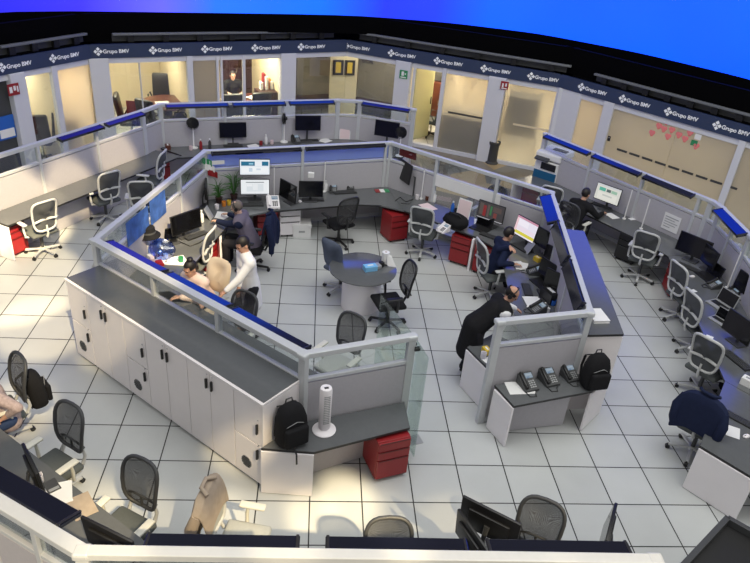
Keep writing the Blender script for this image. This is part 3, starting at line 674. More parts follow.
desk([gh_i[0], v_g, chamf(w_g, dirv(w_g, gh_f[0]), dirv(w_g, w_e), .5)[0], (gh_f[0][0] + .2, gh_f[0][1] + .45), (J[0] + .45, J[1] + .35), J, K, (I[0] + .1, I[1] + .05)], 'worktop', 'cluttered worktop at the right of the ring where the bending man works', [(J, K, 'white'), ((J[0] + .02, J[1] + .02), (J[0] + .42, J[1] + .33), 'white')])
# low desks outside the stubs
l0, l1, l2, l3 = [XY(at(x, y, DZ)) for x, y in ((261, 448), (314, 452), (410, 427.5), (397.5, 404))]
a_s = off(A, B, .05)
desk([l0, l1, l2, XY(along(a_s[1], a_s[0], .99)), (B[0] - .02, B[1] - .06)], 'side_desk', 'low grey desk carrying the white tower fan and black backpack', [(l0, l1, 'white'), ((B[0] + .05, B[1] - .2), (A[0], A[1] - .1), 'fabric')])
r0, r1, r2 = [XY(at(x, y, DZ)) for x, y in ((514, 406), (592, 391), (611, 373.5))]
h_s = off(H, I, .05)
desk([(I[0] + .08, I[1] - .06), r0, r1, r2, (H[0], H[1] - .06)], 'side_desk', 'low grey desk carrying three phones and a black backpack', [((I[0] + .08, I[1] - .1), r0, 'white'), (r1, r2, 'white'), ((I[0] + .15, I[1] - .2), (H[0] - .1, H[1] - .3), 'fabric')])
# outer ring desks
lf0, lf1 = XY(at(7.6, 225.5, DZ)), XY(at(167, 161.7, DZ)); lb = off(OL1, OL0, .05)
lb0 = XY(along(lb[0], lb[1], ((Vector(lf0) - Vector(lb[0])).dot((Vector(lb[1]) - Vector(lb[0])).normalized())) / (Vector(lb[1]) - Vector(lb[0])).length))
ob_i, ob_f = off(OB1, OB0, .05), off(OB1, OB0, .78)
lfe = meet((lf0, lf1), ob_f); 
desk([lb0, lf0, lfe, (OL1[0] + .75, OL1[1] - .0), XY(along(OL1, OB0, .5)), lb[0]], 'long_desk', 'long empty sunlit grey desk along the left screen', [(lb0, lf0, 'white'), (off(OL1, OL0, .3)[0], off(OL1, OL0, .3)[1], 'fabric')])
ec = meet(ob_f, off(OB3, OB2, .78))
desk([ob_i[0], (OL1[0] + .2, OL1[1] + .45), (OL1[0] + .78, OL1[1] + .02), lfe, ec], 'long_desk', 'long grey desk at the rear below the lit meeting rooms', [])
desk([ob_i[0], ec, off(OB3, OB2, .78)[0], off(OB3, OB2, .05)[0], off(OB3, OB2, .05)[1]], 'long_desk', 'grey desk end at the rear by the open office door', [(off(OB3, OB2, .78)[0], off(OB3, OB2, .05)[0], 'white')])
rb = off(R1, R0, .05); rf = off(R1, R0, .80); q0 = XY(at(668, 256, DZ)); q1 = XY(at(725, 381, DZ)); q2 = XY(at(700, 445.5, DZ)); q3 = XY(at(756, 479, DZ))
rfm = meet(rf, (q1, q0))
desk([rb[1], rf[1], XY(along(rf[1], rf[0], .80)), q0, (R2[0] - .05, R2[1] + .02), rb[0]], 'long_desk', 'grey desk along the right rear screen under the lit monitor', [(rb[1], rf[1], 'white')])
desk([q0, q1, (R4[0] - .05, R4[1] + .25), (R3[0] - .05, R3[1]), (R2[0] - .05, R2[1])], 'long_desk', 'grey desk along the right side beside the row of chairs', [])
desk([q1, q2, q3, (R4[0] - .02, R4[1] - .6), (R4[0] - .05, R4[1] + .2)], 'long_desk', 'grey desk end with white end panel at the right edge', [(q2, q3, 'white')])
nf0, nf1 = XY(at(-30, 405, DZ)), XY(at(150, 545, DZ)); nwl = off(NW, N0, .05)
desk([nwl[0], nwl[1], (nf1[0] + .0, nf1[1] - .75), nf1, nf0], 'long_desk', 'grey desk along the near left screen with papers and calculator', [])
desk([nwl[1], (N1[0], N1[1] + .05), (N1[0], N1[1] + .78), (nf1[0], nf1[1])], 'long_desk', 'grey desk hidden behind the near screen at the bottom edge', [])

# ---- cabinets along the front-left screen
cc0, cc1 = at(65, 278, 1.31), at(262, 403.5, 1.31)
cu = (cc1 - cc0); CL = cu.length; cu.normalize(); ca = math.atan2(cu.y, cu.x); cn = Vector((-cu.y, cu.x, 0))   # cn points to the ring
DEP = .60
def cabinet(s0, wd, kind, label):
    c = cc0 + cu * (s0 + wd / 2); r = thing('storage_cabinet', label, 'cabinet', (c.x, c.y, 0), None, None); r.rotation_euler.z = ca
    MB().box((0, DEP / 2 + .02, .65), (wd - .004, DEP - .04, 1.22)).build('body', 'cabinet', r); MB().box((0, DEP / 2 + .03, .03), (wd - .004, DEP - .06, .06)).build('plinth', 'cabinet', r)
    def handle(x, z, d): MB().box((x, -.02, z), (.022, .03, .14), r=.006).build('handle', 'black', d); MB().cyl((x, -.005, z + .12), (x, .01, z + .12), .010).build('lock', 'chrome', d)
    if kind == 'stack':
        for z0, z1 in ((.66, 1.255), (.06, .65)):
            d = MB().box((0, .01, (z0 + z1) / 2), (wd - .012, .02, z1 - z0 - .006), r=.003).build('door', 'cabinet', r)
            handle(wd * .36, (z0 + z1) / 2 + (-.05 if z0 > .5 else .17), d)
            if z0 < .5:
                v = MB(); v.cyl((-.03, -.006, .28), (-.03, .004, .28), .085, n=24)
                v = v.build('vent', 'chrome', d); b = MB()
                for k in range(5):
                    h_ = math.sqrt(max(.001, .078 ** 2 - (.03 * (k - 2)) ** 2)); b.box((-.03, -.008, .28 + .03 * (k - 2)), (2 * h_, .006, .014))
                b.build('vent_slot', 'black', d)
    else:
        for sx in (-1, 1):
            d = MB().box((sx * wd / 4, .01, .657), (wd / 2 - .008, .02, 1.19), r=.003).build('door', 'cabinet', r)
            handle(sx * .045, 1.10, d)
sw = CL / 3.75
labs = ['white cabinet with two stacked doors at the far left end of the row', 'white two-door cabinet second from the left end of the row', 'white cabinet with stacked doors and vent in the middle of the row', 'white two-door cabinet right of the middle stacked cabinet', 'white two-door cabinet next to the right end cabinet of the row', 'white cabinet with stacked doors and vent at the right end by the backpack']
s = 0
for wd, kd, lb_ in zip((.45, .8, .45, .8, .8, .45), ('stack', 'pair', 'stack', 'pair', 'pair', 'stack'), labs): cabinet(s, wd * sw, kd, lb_); s += wd * sw
c = cc0 + cu * CL / 2; r = thing('counter_top', 'long dark counter top with pale edge over the white cabinet row', 'counter top', (c.x, c.y, 1.265)); r.rotation_euler.z = ca
MB().box((0, DEP / 2, .017), (CL + .03, DEP + .02, .034), r=.004).build('edge_band', 'cabinet', r); MB().box((0, DEP / 2 + .01, .035), (CL, DEP - .03, .012)).build('worktop', 'desk', r)
o = MB().box((0, 0, .65), (.03, DEP, 1.22)).build('end_panel', 'cabinet', None); o.parent = r; o.location = (CL / 2 - .0, DEP / 2, -1.265); plab(o, 'white end panel')

# ---- cabinets and counter outside the right screen
g_o = off(H, G, -.05); g_f0 = XY(at(624, 333, 1.39)); 
gt = Vector((G[0] - H[0], G[1] - H[1], 0)); GL = gt.length; gt.normalize(); gn = Vector((gt.y, -gt.x, 0)); ga = math.atan2(gt.y, gt.x)
CZ = 1.31
gp = [(H[0] + gn.x * .05, H[1] + gn.y * .05), XY(at(624, 334, CZ)), None, (G[0] + gn.x * .05 - gt.x * .75, G[1] + gn.y * .05 - gt.y * .75)]
wf = (Vector(gp[1]) - Vector(gp[0])).dot(Vector((gn.x, gn.y)))
gp[2] = (gp[3][0] + gn.x * wf, gp[3][1] + gn.y * wf)
cx, cy = H; r = thing('counter_top', 'wide dark counter top reflecting blue light beside the right screen', 'counter top', (cx, cy, CZ))
lp = [(x - cx, y - cy) for x, y in gp]
MB().prism(lp, -.035, -.004).build('edge_band', 'edge', r); MB().prism([((x) * .999, (y) * .999) for x, y in lp], -.03, 0).build('worktop', 'desk', r)
n_ = 4; run = (Vector(gp[3]) - Vector(gp[0])).length
r = thing('storage_cabinet', 'white end cabinet under the blue-lit counter above the right backpack', 'cabinet', (cx, cy, 0))
e1 = Vector(lp[1]); e0 = Vector(lp[0]); ax = Vector((gt.x, gt.y))
MB().prism([tuple(e0 + ax * .02), tuple(e1 * .99 + ax * .02), tuple(e1 * .99 + ax * .9), tuple(e0 + ax * .9)], .0, CZ - .04).build('body', 'cabinet', r)
for k in (0, 1):
    p0 = e1 * .99 + Vector((gn.x, gn.y)) * .012 + ax * (.04 + .43 * k); q0_ = p0 + ax * .42
    d = MB().bar(Vector((*p0, .65)), Vector((*q0_, .65)), .02, 1.15).build('door', 'cabinet', r); hx = p0.lerp(q0_, .9 if k == 0 else .1); MB().box((hx.x + gn.x * .02, hx.y + gn.y * .02, 1.1), (.03, .03, .14)).build('handle', 'black', d)
for j in range(1, 3):
    r2 = thing('storage_cabinet', ('white cabinet under the middle of the blue-lit counter', 'white cabinet under the far end of the blue-lit counter')[j - 1], 'cabinet', (cx, cy, 0))
    b0 = ax * (.02 + .92 * j)
    MB().prism([tuple(e0 + b0), tuple(Vector((gn.x, gn.y)) * wf * .98 + e0 + b0), tuple(Vector((gn.x, gn.y)) * wf * .98 + e0 + b0 + ax * .9), tuple(e0 + b0 + ax * .9)], 0, CZ - .04).build('body', 'cabinet', r2)
    for k in (0, 1):
        p0 = Vector((gn.x, gn.y)) * (wf * .98 + .012) + e0 + b0 + ax * (.02 + .43 * k); q0_ = p0 + ax * .42
        MB().bar(Vector((*p0, .65)), Vector((*q0_, .65)), .02, 1.15).build('door', 'cabinet', r2)

# ---- drawer pedestals
def pedestal(px, py, heading, label, m='red', wd=.40, dp=.52, h=.60, name='drawer_pedestal'):
    """px,py: floor point in the picture at the middle of its front edge"""
    c = at(px, py, 0); a = rad(heading); c = c - Vector((math.cos(a), math.sin(a), 0)) * dp / 2
    r = thing(name, label, 'drawer unit', c, heading)
    MB().box((0, .01, h / 2 + .02), (wd, dp - .02, h - .04), r=.006).build('body', m, r)
    z = .05; 
    for hh in (.29, .13, .13):
        f_ = h / .60; d = MB().box((0, -dp / 2 + .005, z + hh * f_ / 2), (wd - .012, .03, hh * f_ - .012), r=.006).build('drawer', m, r)
        MB().box((0, -dp / 2 - .004, z + hh * f_ - .014), (wd - .05, .02, .014)).build('finger_pull', 'redd' if m == 'red' else 'dgrey', d); z += hh * f_
    for sx in (-1, 1):
        for sy in (-1, 1): MB().cyl((sx * wd * .38 - .012, sy * dp * .38, .03), (sx * wd * .38 + .012, sy * dp * .38, .03), .03).build('caster', 'black', r)
    return r
pedestal(390.5, 479, -72, 'red drawer pedestal under the low desk with the tower fan', wd=.42, dp=.55, h=.63)
pedestal(398, 242, -66, 'red drawer pedestal by the grey chair at the rear of the ring', wd=.40, dp=.42)
pedestal(457, 265, -122, 'red drawer pedestal left of the white post under the right worktop', wd=.40, dp=.40)
pedestal(480, 275, -122, 'red drawer pedestal right of the white post behind the navy sweater man', wd=.38, dp=.40)
pedestal(268, 237, -75, 'red drawer pedestal beside the white drawer unit', wd=.42)
pedestal(290, 237, -75, 'white drawer unit under the rear worktop beside a storage box', 'white', wd=.42)
pedestal(213, 268, -20, 'bright red drawer pedestal under the left worktop of the ring', wd=.42)
pedestal(20, 255, -30, 'red drawer pedestal at the end of the long left desk', wd=.42)
pedestal(164, 182, -35, 'red drawer pedestal under the far end of the left desk', wd=.42)
pedestal(664, 292, 170, 'red drawer pedestal behind the grey chairs at the right desk', wd=.42)
pedestal(527, 207, -128, 'red drawer pedestal beyond the ring near the office printer', wd=.42)
pedestal(622, 262, -140, 'black drawer unit under the right rear desk', 'black', wd=.42)
c = at(469.5, 271, 0); o = MB().box((0, 0, .33), (.04, .5, .66)).build('divider_panel', 'white'); o.location = c + Vector((.10, .22, 0)); o.rotation_euler.z = rad(-32); tag(o, 'slim white upright panel between two red drawer pedestals', 'panel')
c = at(222, 268, 0); o = MB().box((0, 0, .33), (.04, .55, .66)).build('support_panel', 'white'); o.location = c + Vector((-.1, .25, 0)); o.rotation_euler.z = rad(20); tag(o, 'white upright desk support beside the bright red pedestal', 'panel')
# ================================================================== chairs
def ring_pts(w0, w1, h, n=28, y0=0, lean=.16, bow=.05, pw=4.0):
    """outline of a rounded back; w0 bottom width, w1 top width, rising from z=0 to h"""
    out = []
    for k in range(n):
        a = 2 * PI * k / n; ca_, sa_ = math.cos(a), math.sin(a)
        u = math.copysign(abs(ca_) ** (2 / pw), ca_); v = math.copysign(abs(sa_) ** (2 / pw), sa_)
        z = h * (v + 1) / 2; wv = w0 + (w1 - w0) * z / h
        x = u * wv / 2; y = y0 + lean * z - bow * (1 - (2 * x / wv) ** 2) * -1 * .6 - bow * math.sin(PI * z / h) * .6
        out.append((x, y, z))
    return out
def chair(loc, heading, label, kind='A', group=None, arms=True, seat_turn=0):
    P = dict(A=('cframe', 'cmesh', 'cframe', 'seat_grey', 'cframe'), B=('dgrey', 'cmesh_dark', 'carm', 'seat_grey', 'cframe'), C=('black', 'cmesh_dark', 'black', 'blackcloth', 'black'),
             D=('seat_blue', 'seat_blue', 'cframe', 'seat_blue', 'cframe'), E=('cream', 'cream', 'cframe', 'cream', 'cframe'), F=('dgrey', 'cmesh_dark', 'carm', 'seat_light', 'cframe'), J=('cframe', 'seat_light', 'carm', 'seat_light', 'cframe'))[kind]
    fr, me, ar, se, ba = P
    r = thing('task_chair', label, 'chair', loc, heading, group)
    MB().box((0, -.02, .455), (.49, .47, .075), r=.035, seg=3).build('seat', se, r, 40)
    if kind in 'BJF': MB().box((0, -.02, .405), (.44, .42, .03), r=.012).build('seat_pan', ba, r)
    z0 = .56; h = .57
    pts = [(x, y + .235, z + z0) for x, y, z in ring_pts(.40, .47 if kind != 'E' else .5, h, pw=4.5 if kind in 'AJ' else 3.4)]
    if kind in 'DE':
        cx = sum(p[0] for p in pts) / len(pts); cz = z0 + h / 2; b = MB()
        rows = []
        for t in (1, .9, .6, .25): rows.append([((p[0] - cx) * t, p[1] + (0 if t > .95 else .0), cz + (p[2] - cz) * t) for p in pts] )
        for sgn in (0, 1):
            pass
        bm_rows = [[(x, y - .035, z) for x, y, z in rows[3]], [(x, y - .04, z) for x, y, z in rows[2]], [(x, y - .035, z) for x, y, z in rows[1]], rows[0], [(x, y + .035, z) for x, y, z in rows[1]], [(x, y + .04, z) for x, y, z in rows[2]], [(x, y + .035, z) for x, y, z in rows[3]]]
        vr = [[b.bm.verts.new(p) for p in row] for row in bm_rows]; n = len(pts)
        for a_, b_ in zip(vr, vr[1:]):
            for k in range(n): b.bm.faces.new((a_[k], a_[(k + 1) % n], b_[(k + 1) % n], b_[k]))
        b.bm.faces.new(vr[0]); b.bm.faces.new(vr[-1])
        b.build('backrest', se, r, 60)
    else:
        fb = MB().tube(pts, .021 if kind != 'C' else .02, True, 8)
        if kind == 'A':
            zc = z0 + h * .36; yb = lambda z: .235 + .16 * (z - z0) - .02
            fb.tube([(-.205, yb(zc) + .03, zc - .012), (-.1, yb(zc) + .012, zc - .004), (0, yb(zc) + .006, zc), (.1, yb(zc) + .012, zc - .004), (.205, yb(zc) + .03, zc - .012)], .022)
            fb.tube([(.0, yb(z0) + .02, z0 + .0), (0.0, yb(zc) + .012, zc)], .02)
        elif kind in 'BFC':
            zc = z0 + h * .24; fb.tube([(-.19, .28, zc - .05), (-.1, .262, zc), (.1, .262, zc), (.19, .28, zc - .05)], .013); fb.tube([(0, .26, z0), (0, .262, zc)], .013)
        fb.build('back_frame', fr, r, 60)
        b = MB(); cz = z0 + h / 2; n = len(pts); vr = []
        for t in (.97, .7, .35): vr.append([b.bm.verts.new((p[0] * t, p[1] + .02 * (1 - t), cz + (p[2] - cz) * t)) for p in pts])
        cv = b.bm.verts.new((0, .235 + .16 * h / 2 - .015, cz))
        for a_, b_ in zip(vr, vr[1:]):
            for k in range(n): b.bm.faces.new((a_[k], a_[(k + 1) % n], b_[(k + 1) % n], b_[k]))
        for k in range(n): b.bm.faces.new((vr[-1][k], vr[-1][(k + 1) % n], cv))
        b.build('back_mesh', me, r, 60)
    # spine from seat to back
    sp_ = MB(); 
    for s in ((-1, 1) if kind in 'BFJ' else (0,)): sp_.tube([(s * .16, .10, .41), (s * .17, .24, .43), (s * .17, .285, .52), (s * .16, .27, .66)], [.022, .024, .02, .015])
    sp_.build('back_support', ba if kind != 'D' else 'cframe', r, 60)
    if arms:
        for s in (-1, 1):
            a_ = MB().tube([(s * .22, .03, .41), (s * .285, .03, .43), (s * .295, .03, .55), (s * .295, .02, .655)], [.02, .022, .02, .018]).build('armrest', ar, r, 60)
            MB().box((s * .29, -.03, .672), (.085, .27, .032), r=.014, seg=3).build('arm_pad', ar if kind not in 'A' else 'cframe', a_, 40)
    MB().cyl((0, 0, .10), (0, 0, .40), .028).cyl((0, 0, .34), (0, 0, .42), .06).build('gas_column', 'dgrey' if kind != 'C' else 'black', r, 40)
    sb = MB().cyl((0, 0, .075), (0, 0, .13), .05)
    for k in range(5):
        a = 2 * PI * k / 5 + .3 + seat_turn; sb.bar((0, 0, .105), (.30 * math.cos(a), .30 * math.sin(a), .075), .045, .03, .006)
    sb.build('star_base', ba, r)
    for k in range(5):
        a = 2 * PI * k / 5 + .3 + seat_turn; x, y = .30 * math.cos(a), .30 * math.sin(a); tx, ty = -math.sin(a), math.cos(a)
        MB().cyl((x - .024 * tx, y - .024 * ty, .03), (x + .024 * tx, y + .024 * ty, .03), .03, n=14).cyl((x, y, .03), (x, y, .08), .012, n=8).build('caster', 'black', r, 40)
    return r
def c_(px, py): return at(px, py, 0)
def P0(px, py, z): p = at(px, py, z); return Vector((p.x, p.y, 0))
cA = chair(c_(44, 253), 140, 'white-framed grey mesh chair nearest the left edge at the sunlit left desk', 'A', seat_turn=.2)
dup(cA, c_(107, 220), 136, 'white-framed mesh chair in the middle of the empty left desk')
dup(cA, c_(152, 200), 172, 'white-framed mesh chair at the far end of the left desk, side on')
dup(cA, c_(421, 254), 66, 'white-framed mesh chair at the rear right worktop by the pink paper')
dup(cA, P0(493, 271, .52), 12, 'white-framed mesh chair under the man in the navy sweater')
dup(cA, c_(637, 279), 52, 'white-framed mesh chair below the white paper on the right screen')
dup(cA, c_(676, 318), 12, 'white-framed mesh chair first of the row of three at the right side desk')
dup(cA, c_(690, 350), 8, 'white-framed mesh chair second of the row of three at the right side desk')
dup(cA, c_(697, 393), 34, 'white-framed mesh chair third in the row, just behind the jacket-draped chair')
dup(cA, c_(690, 453), 42, 'white-framed chair with a dark navy jacket over its back')
dup(cA, c_(196, 285), 168, 'pale-framed mesh chair in front of the bright red pedestal in the ring')
cB = chair(c_(8, 441), 222, 'charcoal mesh chair with cream arms under the person at the left edge', 'B')
dup(cB, c_(60, 498), 236, 'charcoal mesh chair with cream arms standing alone at the near left desk')
dup(cB, c_(129, 560), 240, 'charcoal mesh chair with cream arms nearest the bottom left corner of the screens')
dup(cB, c_(383, 626), -88, 'charcoal mesh chair back peeking over the middle of the near screen')
dup(cB, c_(517, 600), -118, 'charcoal mesh chair back by the two dark monitors at the near screen')
dup(cB, c_(233, 368), 236, 'charcoal mesh chair beside the standing man in white')
chair(c_(336, 391), 232, 'black mesh chair with pale seat behind the glass band by the tower fan', 'F')
chair(c_(242, 572), -12, 'pale grey chair with a beige jacket over its back near the bottom', 'J')
chair(c_(387, 325), 196, 'black mesh armchair pulled up to the round grey table', 'C')
chair(c_(338, 244), 122, 'black mesh chair at the rear worktop above the grey-blue chair', 'C')
chair(c_(340, 290), 48, 'grey-blue upholstered chair tucked against the round table', 'D', arms=False)
chair(P0(208, 302, .52), -122, 'cream upholstered chair of the woman in the pale pink top', 'E', seat_turn=.4)
chair(P0(252, 244, .52), 172, 'black chair of the grey-haired man with dark jackets over its back', 'C')
chair(P0(572, 226, .52), 42, 'dark chair with pale frame under the man in black at the lit right monitor', 'B')
chair(at(487, 215, .6) * 1 - Vector((0, 0, .6)), 228, 'dark mesh chair seen through the fully glazed bay behind the trading monitor', 'B')
chair(c_(546, 230), 60, 'pale-framed chair between the printer and the central ring', 'A')
chair(Vector((-4.62, 3.25, 0)), 140, 'pale chair standing just beyond the far left end of the white cabinets', 'J')
chair(c_(146, 228), 100, 'pale-framed chair glimpsed through the glass of the left ring screen', 'A')
office_chair_big(inoff(2, 438, 1.1, 0, 67), 150, 'grey chair seen through the open office door', 'seat_grey')

# round meeting table
tc_ = at(363, 268, .73); tr_ = .53
r = thing('round_table', 'round dark grey meeting table on a white drum base', 'table', (tc_.x, tc_.y, 0))
MB().lathe([(.55, .70), (.565, .705), (.565, .725), (.555, .73)], 40).build('tabletop', 'desk', r, 30)
MB().lathe([(.33, 0), (.33, .70)], 36).build('drum_base', 'white', r, 40)
# ================================================================== screens and desk items
SC = dict(off=M['blackgloss'],
  web=screen_mat('lit_web_page', (.80, .85, .90), [(.04, .96, .60, .88, (.02, .16, .28)), (.50, .74, .60, .88, (.85, .88, .92)), (.3, .45, .68, .78, (.3, .55, .7)), (.04, .96, .1, .5, (.9, .93, .95)), (.3, .42, .2, .45, (.6, .7, .8)), (.55, .7, .3, .42, (.65, .72, .8))], .95),
  sheet=screen_mat('lit_spreadsheet', (.85, .88, .90), [(.18, .82, .80, .86, (.25, .28, .3)), (.2, .8, .2, .72, (.72, .77, .80)), (.21, .4, .55, .7, (.86, .88, .9)), (.42, .6, .3, .7, (.82, .85, .87)), (0, 1, .0, .06, (.4, .42, .45))], .95),
  trade=screen_mat('lit_trading_table', (.055, .05, .05), [(.06, .2, .2, .9, (.11, .09, .08)), (.2, .32, .15, .8, (.25, .03, .03)), (.36, .44, .15, .9, (.12, .09, .08)), (.47, .54, .3, .85, (.04, .18, .06)), (.58, .9, .55, .85, (.10, .07, .06)), (.62, .75, .2, .5, (.2, .05, .04)), (0, 1, .0, .05, (.45, .45, .48))], .8),
  table=screen_mat('lit_colour_table', (.82, .78, .88), [(.0, 1, .9, 1, (.55, .25, .35)), (.05, .6, .55, .85, (.9, .85, .93)), (.0, 1, .08, .24, (.70, .62, .06)), (.05, .95, .3, .5, (.85, .74, .84)), (0, .1, .2, .9, (.85, .6, .65))], .95),
  news=screen_mat('lit_news_page', (.76, .76, .70), [(0, 1, .9, 1, (.65, .67, .7)), (.12, .38, .58, .80, (.12, .48, .36)), (.42, .6, .6, .78, (.12, .16, .16)), (.62, .86, .6, .78, (.35, .55, .42)), (.1, .9, .08, .5, (.84, .83, .76)), (.3, .7, .3, .4, (.6, .62, .58))], .85))
def monitor(px, py, zc, heading, label, w=.56, h=.34, scr='off', stand=True, tilt=.08, base_z=DZ, group=None):
    c = at(px, py, zc); a = rad(heading); bk = Vector((-math.cos(a), -math.sin(a), 0))
    r = thing('monitor', label, 'monitor', (c.x, c.y, base_z), heading, group); hz = zc - base_z
    p = MB().box((0, 0, 0), (w, .03, h), r=.008); p.box((0, .028, -.01), (w * .7, .035, h * .6), r=.012)
    pn_ = p.build('casing', 'black', r, 40); pn_.location = (0, 0, hz); pn_.rotation_euler.x = -tilt
    s_ = MB().box((0, 0, 0), (w - .024, .004, h - .03)).build('screen', SC[scr], pn_); s_.location = (0, -.016, .003)
    if stand:
        MB().tube([(0, .09, .015), (0, .085, hz * .6), (0, .05, hz)], [.028, .024, .03], n=8, flat=.6).build('stand_neck', 'dgrey', r, 40)
        MB().box((0, .07, .008), (.26, .19, .016), r=.006).build('stand_foot', 'dgrey', r)
    return r
def m2(root, dz, scr, h=.30, w=.56):
    p = MB().box((0, 0, 0), (w, .03, h), r=.008).build('casing', 'black', root); p.location = (0, .02, dz)
    s_ = MB().box((0, 0, 0), (w - .024, .004, h - .03)).build('screen', SC[scr], p); s_.location = (0, -.016, .003)
monitor(233, 130, 1.05, -76, 'black monitor left of centre on the rear desk, below the suited man', .62, .36)
monitor(308, 123, 1.18, -80, 'black monitor on the middle of the rear desk', .62, .36)
monitor(387, 129, 1.22, -108, 'black monitor at the right end of the rear desk beside a fan', .60, .38)
r = monitor(255, 187, 1.02, -82, 'pair of bright white screens stacked one above the other on one stand', .56, .32, 'sheet'); m2(r, .72, 'web', .33, .58)
monitor(288, 191, .96, -140, 'black monitor turned aside, right of the stacked white screens', .52, .36)
monitor(311, 189, .98, -84, 'black monitor with a small white box on top at the rear worktop', .48, .33)
c = at(311, 177, 1.17); o = MB().box((0, 0, .045), (.12, .09, .10), r=.008).build('small_box', 'paper'); o.location = c; tag(o, 'small white box perched on the black monitor at the rear worktop', 'box')
monitor(404, 171, 1.16, 205, 'thin black monitor on an arm seen almost edge-on at the ring rear', .56, .42, stand=False, tilt=.1)
monitor(186, 222, 1.00, -42, 'large black monitor on the sunlit left worktop of the ring', .62, .36)
monitor(207, 191, 1.02, 8, 'grey-blue monitor turned edge-on behind the grey-haired man', .50, .34)
monitor(491, 212, 1.03, -128, 'dark trading screen with red and green figures', .56, .36, 'trade')
monitor(526, 229, 1.05, -148, 'bright white and yellow screen before the man in navy', .52, .38, 'table', tilt=.2)
monitor(546, 240, 1.05, 208, 'black monitor side-on just right of the bright yellow screen', .46, .34)
monitor(556, 258, 1.02, 215, 'black monitor turned to the seats in the middle of the cluttered worktop', .50, .34)
monitor(558, 283, 1.0, 218, 'black monitor at the near end of the cluttered worktop', .50, .34)
monitor(608, 194, 1.08, -138, 'lit screen with a green and white page before the man in black', .56, .36, 'news', tilt=.12)
monitor(694, 246, 1.02, -142, 'large black monitor at the right bend of the desks', .62, .38)
monitor(709, 256, 1.0, -178, 'second black monitor beside the large one at the right bend', .5, .34)
monitor(739, 327, 1.0, 196, 'black monitor with pale top edge beside the second grey chair', .52, .36)
o = at(739, 314, 1.2)
monitor(747, 285, 1.0, 190, 'black monitor at the right picture edge behind the silver laptop', .5, .34)
monitor(34, 470, 1.0, 35, 'dark monitor seen edge-on at the near left desk', .50, .34)
monitor(110, 541, 1.02, 62, 'black monitor seen from behind in the near left corner of the screens', .58, .36)
monitor(489, 523, 1.05, 55, 'big black monitor seen from behind at the near screen, stand visible', .60, .40)
monitor(471, 540, 1.0, 22, 'black monitor leaning beside the big one at the near screen', .5, .34)
monitor(606, 533, 1.02, 150, 'thin dark monitor edge poking above the near screen at right', .52, .36)

